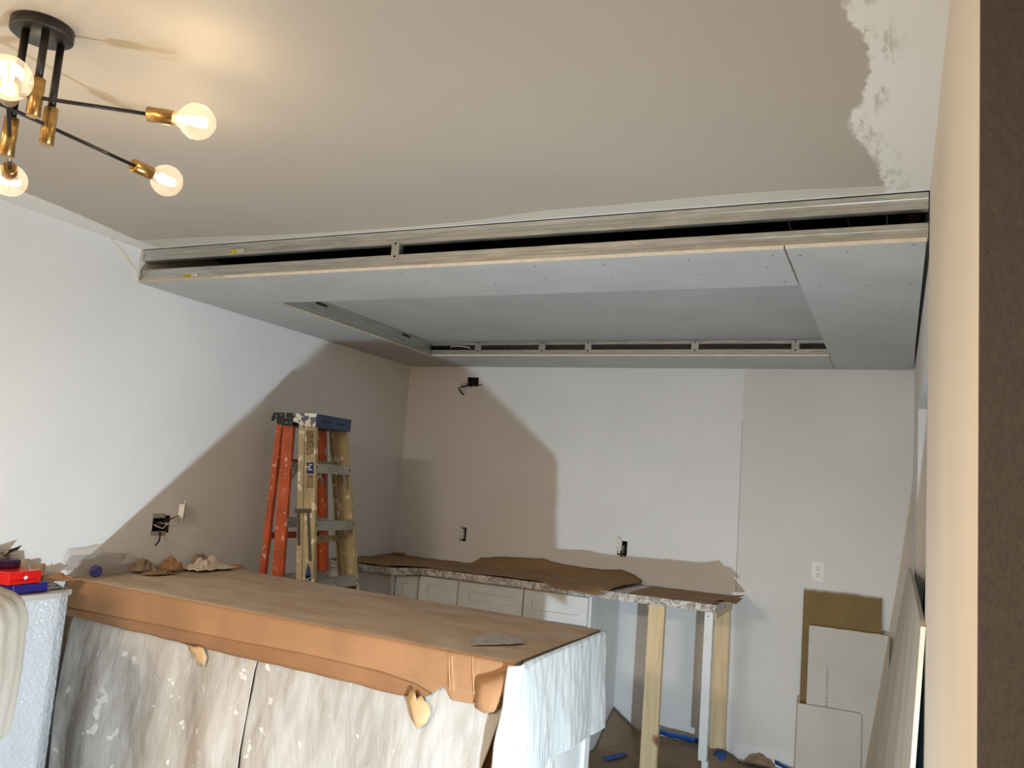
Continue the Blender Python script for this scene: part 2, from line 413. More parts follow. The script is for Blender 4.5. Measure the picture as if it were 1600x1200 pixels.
struct('ceiling_boards', bm, 'joist')
for i in range(9):
    bm = NB(); x = -3.1 + i*.39; box(bm, x, x+.04, SOF+.03, YB, 2.48, 2.60)
    struct('trim_%d' % (i+3), bm, 'joist')
# baseboard right of the counter
bm = NB(); prism(bm, [(YB, 0), (YB, .105), (YB-.006, .105), (YB-.012, .095), (YB-.012, 0)], -.825, XR, 'x')
struct('baseboard_back', bm, 'wall')
# vertical drywall joint in the back wall and plaster ridges at the left corner
bm = NB(); box(bm, -.858, -.855, YB-.0012, YB+.001, .95, 1.98); struct('trim_1', bm, 'seam')
bm = NB()
tube(bm, [(XL+.002, 2.525, 2.457), (XL+.004, 2.60, 2.41), (XL+.004, 2.68, 2.345), (XL+.002, 2.702, 2.31)], [.003, .006, .005, .003], 8)
tube(bm, [(XL+.004, 2.706, 2.457), (XL+.006, 2.700, 2.40), (XL+.003, 2.700, 2.32)], [.006, .005, .003], 8)
struct('trim_2', bm, 'gyp_edge', smooth=True)

# ------------------------------------------------------------------ dropped ceiling frame
def track(name, p0, p1, z0, z1, inward, label, group=None, slot=None, depth=.032):
    """thin C profile from p0 to p1 (2D), web between z0 and z1, flanges going 'inward' (2D unit)"""
    p0 = Vector((*p0, 0)); p1 = Vector((*p1, 0)); d = (p1-p0); L = d.length; d.normalize(); n = Vector((*inward, 0))
    mt = Matrix(((d.x, n.x, 0, p0.x), (d.y, n.y, 0, p0.y), (0, 0, 1, 0), (0, 0, 0, 1)))
    bm = NB(); t = .0012; h = z1-z0
    prof = [(0, z0), (depth, z0), (depth, z0+t), (t, z0+t), (t, z0+h*.34), (t+.0025, z0+h*.38), (t+.0025, z0+h*.62), (t, z0+h*.66), (t, z1-t), (depth, z1-t), (depth, z1),
            (0, z1), (0, z0+h*.66), (.0025, z0+h*.62), (.0025, z0+h*.38), (0, z0+h*.34)]
    prism(bm, prof, 0, L, 'x')
    for v in bm.verts: v.co = mt @ v.co
    bmesh.ops.recalc_face_normals(bm, faces=bm.faces[:])
    return tag(obj(name, bm, 'steel'), label, 'metal track', group)
tu = track('metal_track', (XL+.003, SOF), (XR-.009, SOF), 2.402, 2.455, (0, 1), 'long galvanised track against ceiling, upper rail along the front of the dropped frame')
tl = track('metal_track', (XL+.003, SOF), (XR-.009, SOF), 2.308, 2.358, (0, 1), 'long galvanised track along the front drywall edge, lower rail below the dark slot')
track('metal_track', (-2.832, 3.16), (-2.832, 4.70), 2.312, 2.355, (-1, 0), 'steel track on left side of the ceiling recess, lower of the two')
track('metal_track', (-2.836, 3.10), (-2.836, 4.70), 2.356, 2.391, (-1, 0), 'steel track on left side of the ceiling recess, upper one with dark knockouts')
track('metal_track', (-2.83, 4.70), (-.338, 4.70), 2.312, 2.336, (0, 1), 'steel track at the rear of ceiling recess, lower rail below dark gap')
track('metal_track', (-2.90, 4.71), (-.30, 4.71), 2.371, 2.391, (0, 1), 'steel track at the rear of ceiling recess, upper rail above dark gap')
track('metal_track', (-.336, 3.16), (-.336, 4.70), 2.314, 2.390, (1, 0), 'steel track on the right side of the ceiling recess, above the wide drywall sheet')
track('metal_track', (-2.82, 3.155), (-.35, 3.155), 2.314, 2.390, (0, -1), 'steel track on the front side of the ceiling recess, above the long strip')
def warn_label(parent, x, z, flip=False):
    y = SOF-.0008
    bm = NB(); box(bm, x, x+.045, y-.0004, y, z-.008, z+.008, 0)
    poly(bm, [(x+.004, y-.0008, z-.005), (x+.014, y-.0008, z-.005), (x+.009, y-.0008, z+.005)], 1)
    for k in range(2): box(bm, x+.018, x+.041, y-.0008, y-.0004, z-.004+k*.005, z-.002+k*.005, 1)
    o = obj('warning_label', bm, ['yellow', 'black'], parent); o['label'] = 'yellow warning sticker with a black triangle'
    bm = NB(); box(bm, x+.046, x+.078, y-.0004, y, z-.008, z+.008, 0)
    for k in range(3): box(bm, x+.050, x+.072, y-.0008, y-.0004, z-.006+k*.005, z-.0045+k*.005, 1)
    o = obj('warning_label', bm, ['white', 'black'], parent); o['label'] = 'white printed sticker'
warn_label(tu, -2.715, 2.419); warn_label(tl, -2.975, 2.319)
# knockout holes in the left side rail
for y in (3.53, 4.39):
    bm = NB(); box(bm, -2.8352, -2.8340, y-.045, y+.045, 2.366, 2.382)
    obj('knockout', bm, 'black', bpy.data.objects['metal_track.003'])
def drywall(name, outline, z, label, screws=(), edge=None, mats=('drywall', 'gyp_edge', 'screw'), t=.0127):
    bm = NB(); prism(bm, outline, z, z+t, 'z', 0, 1)
    for sx, sy in screws:
        poly(bm, [(sx+.0045*math.cos(a*PI/4), sy+.0045*math.sin(a*PI/4), z-.0006) for a in range(8)], 2)
    return tag(obj(name, bm, list(mats)), label, 'drywall')
def rowscr(x0, x1, nx, y0, y1, ny, j=.02):
    r = random.Random(int(x0*100)+nx)
    return [(lerp(x0, x1, i/max(1, nx-1))+r.uniform(-j, j), lerp(y0, y1, k/max(1, ny-1))+r.uniform(-j, j)) for i in range(nx) for k in range(ny)]
zs = 2.297
drywall('drywall_strip', [(XL+.004, SOF-.003), (-2.736, SOF-.003), (-2.741, 3.162), (-2.832, 3.162), (-2.832, YB-.004), (XL+.004, YB-.004)], zs,
        'grey drywall strip of dropped frame running along the left wall', rowscr(-3.2, -2.86, 2, 2.75, 4.9, 6, .03) + rowscr(-3.18, -2.78, 3, 2.74, 3.1, 2, .02), mats=('drywall', 'board_edge', 'screw'))
drywall('drywall_strip', [(-2.728, SOF-.010), (-.341, SOF-.010), (-.341, 3.165), (-2.733, 3.165)], zs-.001,
        'long grey drywall strip at front underside of the dropped frame, thick pale edge', rowscr(-2.66, -.40, 9, 2.74, 3.12, 3, .035))
drywall('drywall_strip', [(-.335, SOF-.010), (XR-.014, SOF-.012), (XR-.010, YB-.004), (-.335, YB-.004)], zs-.001,
        'wide grey drywall sheet at right underside of the dropped frame', rowscr(-.29, .03, 3, 2.75, 5.0, 6, .03))
drywall('drywall_strip', [(-2.828, 4.702), (-.339, 4.702), (-.339, YB-.004), (-2.828, YB-.004)], zs,
        'narrow grey drywall strip of dropped frame along the back wall', rowscr(-2.7, -.45, 8, 4.76, 5.08, 2, .02))
drywall('drywall_strip', [(-2.90, 3.05), (-.28, 3.05), (-.28, 4.80), (-2.90, 4.80)], 2.3935,
        'large shaded drywall sheet set deep inside the ceiling recess', rowscr(-2.6, -.6, 6, 3.3, 4.6, 4, .05))
def bracket(x, y, z0, z1, wd, label, group=None):
    bm = NB(); box(bm, x-wd/2, x+wd/2, y-.0025, y-.001, z0, z1, 0); box(bm, x+wd/2-.0015, x+wd/2, y-.001, y+.03, z0+.01, z1-.01, 0)
    t = tag(obj('metal_bracket', bm, 'steel'), label, 'bracket', group)
    for zz in (z0+.008, z1-.008):
        bm = NB(); lathe(bm, (x, y-.0026, zz), (0, -1, 0), [(0, .005), (.001, .005), (.0022, .003), (.0024, .0005)], 10)
        obj('screw', bm, 'screw', t)
    return t
bracket(-1.836, SOF, 2.343, 2.412, .036, 'small pale steel bracket bridging the front dark slot between both tracks')
for nm, x in (('leftmost small steel bracket at rear of the ceiling recess, beside loose wire', -2.478), ('second small steel bracket from left at rear of the ceiling recess', -2.026), ('third small steel bracket from left, middle of recess rear', -1.72),
              ('fourth small steel bracket from left at rear of ceiling recess', -1.066), ('rightmost small steel bracket at rear of the ceiling recess', -.513)):
    bracket(x, 4.699, 2.322, 2.386, .042, nm, 'brackets at the rear of the recess')
bm = NB(); tube(bm, [(-2.70, 4.74, 2.34), (-2.69, 4.72, 2.365), (-2.62, 4.715, 2.366), (-2.56, 4.72, 2.358), (-2.55, 4.73, 2.35)], .0035, 6)
tag(obj('loose_wire', bm, 'wire_white'), 'thin pale wire loop in the dark rear gap of the recess', 'wire')

# ------------------------------------------------------------------ pendant lamp
px_, py_ = -1.828, 1.160
lamp = thing('ceiling_lamp', (px_, py_, HC), 'black and brass ceiling lamp with long arms and round clear bulbs', 'ceiling lamp')
bm = NB(); lathe(bm, (px_, py_, HC), (0, 0, -1), [(0, .064), (.002, .067), (.024, .067), (.027, .063), (.028, .001)], 40)
o = obj('canopy', bm, 'iron', lamp); o['label'] = 'round black ceiling canopy'
arms = [(-1.833, 1.125, 2.171, math.atan2(1.337-.943, -2.144+1.563)), (-1.787, 1.142, 2.268, math.atan2(1.347-1.149, -1.514+1.783)), (-1.817, 1.202, 2.229, PI/2)]
for ax, ay, ah, ang in arms:
    bm = NB(); tube(bm, [(ax, ay, HC-.02), (ax, ay, ah+.045)], .0085, 14); obj('rod', bm, 'iron', lamp)
    bm = NB(); lathe(bm, (ax, ay, ah-.046), (0, 0, 1), [(0, .013), (.001, .0155), (.090, .0155), (.091, .013)], 24)
    o = obj('connector', bm, 'brass', lamp); o['label'] = 'brass cylinder connector'
    bm = NB(); dx, dy = math.cos(ang), math.sin(ang)
    tube(bm, [(ax-dx*.245, ay-dy*.245, ah), (ax+dx*.245, ay+dy*.245, ah)], .0045, 12); obj('arm', bm, 'iron', lamp)
    for s in (-1, 1):
        d = Vector((dx*s, dy*s, 0)); p = Vector((ax, ay, ah)) + d*.238
        bm = NB(); lathe(bm, p, d, [(0, .014), (.002, .0175), (.058, .0175), (.060, .0165)], 24)
        so = obj('socket', bm, 'brass', lamp)
        bm = NB(); prof = [(.056, .012), (.066, .015), (.072, .020)]
        cx, R_ = .112, .0425
        for k in range(3, 19): a = PI - k*PI/19; prof.append((cx + R_*math.cos(a), R_*math.sin(a)))
        prof.append((cx+R_, .0005))
        lathe(bm, p, d, prof, 32); b = obj('bulb', bm, 'glass', lamp, smooth=True); b['label'] = 'clear round lit bulb'
        bm = NB(); u, v = frame_of(d)
        for k in range(4):
            a = PI/4+k*PI/2; off = u*math.cos(a)*.0095+v*math.sin(a)*.0095; off2 = off*.7
            tube(bm, [p+d*.082+off2, p+d*.134+off], .0030, 8)
        fl = obj('filament', bm, 'filament', b)
        bm = NB(); lathe(bm, p, d, [(.058, .010), (.074, .006), (.082, .003), (.084, .0005)], 12); obj('bulb_stem', bm, 'white', b)
        pl = bpy.data.lights.new('bulb_light', 'POINT'); pl.energy = BULB_POWER; pl.color = (1, .75, .49); pl.shadow_soft_size = .014
        po = bpy.data.objects.new('bulb_light', pl); C.objects.link(po); po.location = p + d*.110
        po.parent = lamp; po.matrix_parent_inverse = lamp.matrix_world.inverted()

# ------------------------------------------------------------------ electrical boxes and outlets
def rect_tf(o_, u, v, n):
    return Matrix(((u[0], v[0], n[0], o_[0]), (u[1], v[1], n[1], o_[1]), (u[2], v[2], n[2], o_[2]), (0, 0, 0, 1)))
def receptacle(parent, T, tilt=0):
    """bare duplex receptacle centred at T, u across, v up, n out"""
    bm = NB(); R_ = T @ Matrix.Rotation(tilt, 4, 'Z')
    box(bm, -.017, .017, -.034, .034, -.022, .004, 0, R_); box(bm, -.009, .009, -.052, .052, -.001, .0005, 1, R_)
    for s in (-1, 1):
        box(bm, -.0095, -.0070, s*.018-.001, s*.018+.008, .004, .0046, 2, R_); box(bm, .0070, .0095, s*.018-.001, s*.018+.008, .004, .0046, 2, R_)
        box(bm, -.0025, .0025, s*.018-.010, s*.018-.005, .004, .0046, 2, R_)
    return obj('receptacle', bm, ['white', 'steel', 'black'], parent)
def jbox(h, T, w_, hh, d_=.06):
    bm = NB(); t = .003
    box(bm, -w_/2, w_/2, -hh/2, hh/2, -d_, -d_+t, 0, T)
    for a in ((-w_/2, -w_/2+t, -hh/2, hh/2), (w_/2-t, w_/2, -hh/2, hh/2), (-w_/2, w_/2, -hh/2, -hh/2+t), (-w_/2, w_/2, hh/2-t, hh/2)): box(bm, *a, -d_, -.001, 0, T)
    return obj('box_shell', bm, 'box_int', h)
def wires(parent, T, ws):
    for col, r, pts in ws:
        bm = NB(); tube(bm, [T @ Vector(p) for p in pts], r, 7); obj('wire', bm, col, parent)
TB = lambda x, z: rect_tf((x, YB, z), (1,0,0), (0,0,1), (0,-1,0))
TLW = lambda y, z: rect_tf((XL, y, z), (0,1,0), (0,0,1), (1,0,0))
T = TB(-2.7345, 2.190)
e = thing('light_box', (-2.7345, YB, 2.19), 'open wall light box with wires hanging out, high on back wall', 'electrical box')
jbox(e, T, .088, .063)
wires(e, T, [('wire_black', .006, [(-.01, -.01, -.04), (-.03, -.03, .02), (-.065, -.045, .05), (-.085, -.055, .055), (-.06, -.085, .05), (-.04, -.10, .045)]),
             ('wire_white', .003, [(-.03, 0, -.04), (-.05, -.01, .02), (-.085, -.025, .03)]),
             ('wire_black', .0035, [(.02, -.01, -.04), (.04, -.015, .02), (.065, -.03, .03), (.085, -.02, .03)]),
             ('wire_red', .005, [(-.02, .01, -.04), (0, 0, .005), (.02, -.01, .01), (.0, -.02, .0), (-.02, -.012, -.04)]),
             ('wire_red', .003, [(.01, 0, -.04), (.01, -.03, .02), (-.004, -.05, .03)])])
T = TB(-2.717, 1.122)
e = thing('wall_outlet', (-2.717, YB, 1.122), 'uncovered white outlet in its wall hole, on back wall left above the counter', 'outlet'); jbox(e, T, .050, .092)
receptacle(e, TB(-2.726, 1.124) @ Matrix.Translation((0, 0, .008)), .04)
T = TB(-1.5705, 1.139)
e = thing('wall_outlet', (-1.5705, YB, 1.139), 'uncovered white outlet beside black wires, on back wall in middle above the counter', 'outlet'); jbox(e, T, .065, .090)
receptacle(e, TB(-1.589, 1.156) @ Matrix.Translation((0, 0, .010)), .03)
wires(e, T, [('wire_black', .007, [(.018, .02, -.04), (.020, .02, .01), (.022, -.01, .014), (.018, -.035, .012), (.02, -.05, .008)]),
             ('wire_black', .006, [(.005, 0, -.04), (.004, -.01, .01), (-.002, -.04, .012), (0, -.052, .008)]),
             ('wire_white', .0025, [(.012, .03, -.04), (.013, .01, .02), (.010, -.03, .02)])])
T = TLW(3.018, 1.163)
e = thing('wall_outlet', (XL, 3.018, 1.163), 'open outlet box with dangling white receptacle on the left wall', 'outlet'); jbox(e, T, .104, .086)
bm = NB(); box(bm, -.056, .020, .030, .052, .0005, .002, 0, T); obj('mounting_strap', bm, 'seam', e)
bm = NB(); box(bm, -.060, .034, -.054, -.034, .0005, .002, 0, T); obj('mounting_strap', bm, 'seam', e)
receptacle(e, TLW(3.126, 1.228) @ Matrix.Translation((0, 0, .03)) @ Matrix.Rotation(.5, 4, 'Y'), -.12)
wires(e, T, [('wire_black', .003, [(0, 0, -.05), (.03, .02, .0), (.07, .035, .02), (.10, .05, .03)]), ('wire_white', .003, [(.0, .01, -.05), (.03, 0, .01), (.06, .03, .03), (.095, .045, .03)]),
             ('wire_white', .003, [(-.04, .01, -.05), (-.03, -.01, .01), (.0, -.02, .015), (.03, 0, .01), (.04, .02, -.02)]),
             ('wire_black', .004, [(0, -.02, -.05), (-.005, -.045, .01), (-.02, -.075, .025), (-.045, -.10, .03)]),
             ('wire_red', .004, [(-.03, 0, -.04), (-.01, .0, .0), (.01, -.01, -.01)])])
def cover_outlet(name, T, label, w_=.072, h_=.118):
    e = thing(name, T.translation, label, 'outlet')
    bm = NB(); box(bm, -w_/2, w_/2, -h_/2, h_/2, 0, .005, 0, T); obj('cover_plate', bm, 'white', e, bevel=.002)
    bm = NB(); box(bm, -.0165, .0165, -.0335, .0335, .005, .0065, 0, T)
    for s in (-1, 1):
        box(bm, -.0085, -.0060, s*.018-.001, s*.018+.008, .0065, .0070, 1, T); box(bm, .0060, .0085, s*.018-.001, s*.018+.007, .0065, .0070, 1, T)
        prism_pts = [(.004*math.cos(a*PI/4), s*.018-.008+.003*math.sin(a*PI/4)) for a in range(8)]
        poly(bm, [T @ Vector((q[0], q[1], .0071)) for q in prism_pts], 1)
    obj('receptacle', bm, ['white', 'black'], e)
cover_outlet('wall_outlet', TB(-.400, 1.120), 'white duplex outlet with cover plate on back wall above the drywall scraps')

# ------------------------------------------------------------------ back cabinets and counter
def shaker(parent, name, T, w_, h_, label=None, rail=.058, t=.019):
    """panel with recessed centre, T: centre of its back face, u across v up n out"""
    bm = NB(); a, b = w_/2, h_/2; r = min(rail, h_*.33); d = .007
    box(bm, -a, a, -b, -b+r, 0, t, 0, T); box(bm, -a, a, b-r, b, 0, t, 0, T)
    box(bm, -a, -a+r, -b+r, b-r, 0, t, 0, T); box(bm, a-r, a, -b+r, b-r, 0, t, 0, T)
    box(bm, -a+r, a-r, -b+r, b-r, 0, t-d, 0, T)
    g = .0012
    for q in ((-a+r, a-r, b-r-g, b-r), (-a+r, a-r, -b+r, -b+r+g), (-a+r, -a+r+g, -b+r, b-r), (a-r-g, a-r, -b+r, b-r)):
        box(bm, *q, t-d, t-d+.0004, 1, T)
    o = obj(name, bm, ['cab', 'groove'], parent)
    if label: o['label'] = label
    return o
CF = 4.625
def base_unit(x0, x1, label, cols=1):
    e = thing('base_cabinet', ((x0+x1)/2, CF, 0), label, 'cabinet', 'white base cabinets under the back counter')
    bm = NB(); box(bm, x0, x1, CF, YB-.005, .10, .880); box(bm, x0, x1, CF+.07, YB-.02, 0, .10); obj('body', bm, 'cab', e)
    T = lambda cx, cz: rect_tf((cx, CF, cz), (1,0,0), (0,0,1), (0,-1,0))
    shaker(e, 'drawer', T((x0+x1)/2, .794), x1-x0-.006, .158)
    shaker(e, 'door', T((x0+x1)/2, .41), x1-x0-.006, .60)
base_unit(-2.705, -2.436, 'narrow white base cabinet in the corner, first along the back wall')
base_unit(-2.410, -1.994, 'wide white base cabinet in the middle of the back wall row')
base_unit(-1.990, -1.585, 'white base cabinet at the right end of the row, drawer partly lit')
bm = NB(); box(bm, -2.434, -2.412, CF-.004, CF+.05, .10, .880)
tag(obj('filler_strip', bm, 'cab'), 'narrow white filler strip between the first two back cabinets', 'filler strip')
bm = NB(); box(bm, -1.583, -1.566, CF-.020, YB-.003, 0, .884)
tag(obj('end_panel', bm, 'cab', bevel=.001), 'tall white end panel closing the right end of the cabinet row', 'end panel')
e = thing('base_cabinet', (-3.03, 4.8, 0), 'white corner cabinet on the left wall showing its side behind the ladders', 'cabinet', 'white base cabinets under the back counter')
bm = NB(); prism(bm, [(XL+.003, 4.43), (-2.812, 4.43), (-2.735, 4.622), (-2.709, 4.622), (-2.709, YB-.005), (XL+.003, YB-.005)], .10, .880); obj('body', bm, 'cab', e)
bm = NB(); box(bm, XL+.003, -2.87, 4.47, YB-.02, 0, .10); obj('toe_kick', bm, 'cab', e)
bm = NB(); box(bm, -2.812, -2.790, 4.420, 4.440, .0, .882); obj('stile', bm, 'cab', e)
da = Vector((-2.735+2.812, 4.622-4.43, 0)).normalized()
shaker(e, 'door', rect_tf((-2.770, 4.534, .488), da, (0,0,1), (da.y, -da.x, 0)), .168, .770, rail=.045)
# L-shaped stone slab
bm = NB(); prism(bm, [(XL+.003, 4.385), (-2.765, 4.385), (-2.685, 4.575), (-.862, 4.585), (-.862, YB-.003), (XL+.003, YB-.003)], .885, .928)
tag(obj('countertop', bm, 'stone', bevel=.003), 'L-shaped grey veined stone countertop along the back and left walls', 'countertop')
# masking paper on the back counter
def paperA(u, v):
    x = lerp(XL+.01, -1.46, u)
    yf = pw(x, [(-3.3, 4.392), (-2.80, 4.375), (-2.72, 4.45), (-2.64, 4.575), (-2.3, 4.575), (-1.9, 4.578), (-1.75, 4.54), (-1.55, 4.515), (-1.45, 4.60)]) + .006*nz(x*9, 3)
    y = lerp(yf, YB-.012, v)
    z = .9315 + .006*abs(nz(x*6, y*8, 1)) + .003*abs(nz(x*20, y*20))
    if v < .25: z += .012*(1-v/.25)*abs(nz(x*3.5, 9))*2
    if v < .12 and x > -1.9: z -= (1-v/.12)*.022*pw(x, [(-1.9, 0), (-1.7, 1), (-1.5, 1.3), (-1.45, .2)])*(1 if yf < 4.58 else .0)
    up = pw(x, [(-2.62, 0), (-2.56, .045), (-2.32, .075), (-2.09, .085), (-1.95, .062), (-1.69, .058), (-1.57, .072), (-1.50, .05), (-1.45, .02)])
    if v > .80: z += up*((v-.80)/.20)**1.4 + .004*nz(x*14, 7)
    z += pw(x, [(-1.62, 0), (-1.5, .028), (-1.46, .012)])*math.sin(PI*min(1, v*1.1))
    return (x + (.03*v if x > -1.6 else 0)*pw(x, [(-1.6, 0), (-1.46, 1)]), y, z)
bm = NB(); grid(bm, 110, 30, paperA)
tag(obj('masking_paper', bm, 'kraft_dark', solid=.0016), 'wrinkled brown paper covering the stone counter, edge curling up the back wall', 'masking paper')
def paperB(u, v):
    x = lerp(-1.36+.16*(1-v)*.1, -.80, u) ; x += .02*(v-.5)
    y = lerp(4.60-.035*u, 5.10, v) if u < 2 else 0
    z = .9305 + .003*abs(nz(x*8, y*8, 4)) + .020*max(0, (u-.80)/.2)**1.5*(1-.3*v) + .006*math.exp(-((u-.5)/.03)**2)*(1-v)
    return (x, y, z)
bm = NB(); grid(bm, 50, 20, paperB)
tag(obj('masking_paper', bm, 'kraft_dark', solid=.0016), 'flat brown paper piece at the right end of stone counter, corner lifted', 'masking paper')
bm = NB(); grid(bm, 10, 6, lambda u, v: (lerp(-.88, -.765, u), lerp(4.63, 4.84, v), .946+.006*math.sin(u*5)+.012*u*v))
tag(obj('paper_scrap', bm, 'kraft_dark', solid=.002), 'small folded brown paper corner overhanging the right counter end', 'paper scrap')
bm = NB(); box(bm, -3.22, -3.13, 5.05, 5.10, .939, .953); box(bm, -3.15, -3.12, 5.04, 5.07, .939, .949)
tag(obj('wood_scrap', bm, 'kraft_dark', bevel=.002), 'tiny brown scrap lying in the far corner of back counter', 'scrap')
# posts
def stick(name, x0, x1, y0, y1, z0, z1, mat, label, lean=0., cat='wooden post'):
    bm = NB(); box(bm, x0, x1, y0, y1, z0, z1)
    for v in bm.verts: v.co.x -= lean*(z1-v.co.z)
    bmesh.ops.subdivide_edges(bm, edges=[e_ for e_ in bm.edges if abs(e_.verts[0].co.z-e_.verts[1].co.z) > .3], cuts=6)
    return tag(obj(name, bm, mat, bevel=.002), label, cat)
stick('timber_post', -1.230, -1.140, 4.590, 4.628, 0, .885, 'pine', 'light pine post propping up the counter slab front, left of the white post', .006)
wp = stick('white_post', -.922, -.877, 4.592, 4.630, .12, .885, 'cab', 'slim white painted post under the front right counter corner', .004)
bm = NB(); box(bm, -.905, -.873, 4.596, 4.626, 0, .12); obj('post_foot', bm, 'cab', wp)
bm = NB(); lathe(bm, (-.903, 4.5918, .862), (0, -1, 0), [(0, .004), (.001, .003), (.0011, .0005)], 8); obj('screw', bm, 'screw', wp)
stick('timber_post', -.965, -.878, 5.108, 5.146, 0, .845, 'pine', 'knotty pine post standing against the back wall under the counter end')
bm = NB(); box(bm, -.905, -.870, 4.640, 5.146, .846, .8845)
tag(obj('timber_cleat', bm, 'pine', bevel=.002), 'pine cleat under the right end of counter slab', 'cleat')

# ------------------------------------------------------------------ island
IF, IB, IX0, IX1 = 2.545, 3.400, XL+.015, -1.110
e = thing('kitchen_island', ((IX0+IX1)/2, (IF+IB)/2, 0), 'kitchen island with white end panel, covered in cardboard and drop cloths', 'kitchen island')
bm = NB(); box(bm, IX0, -1.150, IF+.02, IB-.02, 0, .872); obj('body', bm, 'kraft_dark', e)
bm = NB(); box(bm, -1.149, -1.130, IF+.015, IB-.03, 0, .872); o = obj('end_panel', bm, 'cab', e, bevel=.001); o['label'] = 'white end panel'
bm = NB(); box(bm, -1.130, -1.118, IF+.015, IF+.08, 0, .872); box(bm, -1.130, -1.118, IB-.09, IB-.03, 0, .872); box(bm, -1.130, -1.118, IF+.08, IB-.09, .79, .872); box(bm, -1.130, -1.118, IF+.08, IB-.09, 0, .12)
obj('end_panel_frame', bm, 'cab', e, bevel=.001)
bm = NB(); box(bm, IX0, IX1, IF, IB, .874, .902); 
for v in bm.verts: v.co.z += .034*(-1.1-v.co.x)/2.16
obj('countertop', bm, 'stone', e, bevel=.003)
cover_outlet('wall_outlet', rect_tf((-1.1305, 2.985, .452), (0,1,0), (0,0,1), (1,0,0)), 'white outlet on the island end panel below the hanging cloth', .075, .120)
# cardboard on top, folded over the front
def flap_bottom(x):
    return pw(x, [(-3.26, .757), (-2.6, .748), (-2.1, .742), (-1.85, .742), (-1.62, .735), (-1.52, .735), (-1.42, .752), (-1.36, .792), (-1.33, .752), (-1.25, .752), (-1.235, .775), (-1.20, .768), (-1.165, .785), (-1.14, .83), (-1.115, .885)]) + .003*nz(x*9)
prof_n = 34
def card(u, v):
    x = lerp(IX0+.002, IX1+.004, u)
    if v < .35:    # flap
        t = v/.35; zb = flap_bottom(x); z = lerp(zb, .902, t)
        y = IF-.010 - .006*math.sin(t*PI)*(.6+nz(x*3, 5)) - .008*(1-t)*(.5+.8*nz(x*5, 2)) - .0025*math.exp(-((z-.795)/.004)**2)
        for cx in (-1.345, -1.255): y -= .007*math.exp(-((x-cx-.02*(1-t))/.005)**2)
        return (x, min(y, IF-.009), z + .034*(-1.1-x)/2.16)
    t = (v-.35)/.65
    y = lerp(IF-.008, IB+.004, t) if t > .0 else IF-.008
    z = .9085 + .0035*nz(x*2.2, y*3, 6) + .0015*nz(x*9, y*9, 2) - .005*max(0, 1-t*25)
    if t > .985: z -= .004
    return (x, y, max(z, .9055) + .034*(-1.1-x)/2.16)
bm = NB(); grid(bm, 180, 60, card, mi=lambda u, v: 0 if v > .35 else 1)
cb = tag(obj('cardboard_cover', bm, ['kraft_top', 'kraft'], solid=.003), 'large dusty cardboard sheet over the island top, folded down its front', 'cardboard')
# lower taped band on the flap
def band(u, v):
    x = lerp(IX0+.004, -1.40, u); zb = flap_bottom(x)-.004; p = card((x-IX0-.002)/(IX1+.004-IX0-.002), .35*max(0, (zb+.05*v-flap_bottom(x))/(.902-flap_bottom(x))))
    top = pw(x, [(-3.26, .783), (-2.4, .795), (-1.9, .800), (-1.60, .796), (-1.47, .780), (-1.40, .758)])
    return (x, p[1]-.0035, lerp(zb, top, v) + .034*(-1.1-x)/2.16)
bm = NB(); grid(bm, 120, 4, band); o = obj('lower_strip', bm, 'tape_brown', cb, solid=.001); o['label'] = 'darker taped lower strip'
bm = NB()
pts = []
n = 60
for i in range(n+1):
    x = lerp(-1.345, -1.108, i/n); pts.append((x, IF-.004 - .004*(i % 2), pw(x, [(-1.345, .738), (-1.2, .735), (-1.15, .738), (-1.108, .765)]), pw(x, [(-1.345, .78), (-1.2, .80), (-1.108, .90)])))
A = [bm.verts.new((p[0], p[1]+.003, p[2])) for p in pts]; B = [bm.verts.new((p[0], p[1]+.003, p[3])) for p in pts]
for i in range(n): bm.faces.new((A[i], A[i+1], B[i+1], B[i])).material_index = i % 2
o = obj('corrugated_edge', bm, ['corr', 'joist'], cb); o['label'] = 'torn corrugated inner layer at the front right corner'
for cx_ in (-1.352, -1.340, -1.262):
    bm = NB(); A_ = []
    for k in range(13):
        z = lerp(.905, .790, k/12); xx = cx_ + .022*(k/12)
        yy = card((xx-IX0-.002)/(IX1+.004-IX0-.002), .35*max(0, min(1, (z-flap_bottom(xx))/(.902-flap_bottom(xx)))))[1]-.0035
        A_.append((bm.verts.new((xx-.0015, yy, z)), bm.verts.new((xx+.0015, yy, z))))
    for a, b in zip(A_, A_[1:]): bm.faces.new((a[0], b[0], b[1], a[1]))
    o = obj('tape_crease', bm, 'kraft_light', cb, solid=.001); o['label'] = 'pale crease across the cardboard front'
def torn(name, pts, y0, label, bulge=.02, mat='kraft_light', parent=None):
    bm = NB(); cx = sum(p[0] for p in pts)/len(pts); cz = sum(p[1] for p in pts)/len(pts)
    c = bm.verts.new((cx, y0-bulge, cz)); vs2 = [bm.verts.new((x, y0-.004+.006*nz(x*30, z*30), z)) for x, z in pts]
    mid = [bm.verts.new(((x+cx)/2, y0-bulge*.7+.004*nz(x*50, z*50), (z+cz)/2)) for x, z in pts]
    k = len(pts)
    for i in range(k):
        j = (i+1) % k; bm.faces.new((vs2[i], vs2[j], mid[j], mid[i])).smooth = True; bm.faces.new((mid[i], mid[j], c)).smooth = True
    bmesh.ops.recalc_face_normals(bm, faces=bm.faces[:])
    o = obj(name, bm, mat, parent, solid=.0012)
    if label: o['label'] = label
    return o
torn('torn_corner', [(-1.236, .84), (-1.18, .86), (-1.135, .88), (-1.118, .86), (-1.124, .82), (-1.140, .795), (-1.142, .775), (-1.165, .748), (-1.20, .738), (-1.236, .750)], IF-.022, 'pale torn cardboard corner curling outwards', .016, mat='kraft', parent=cb)
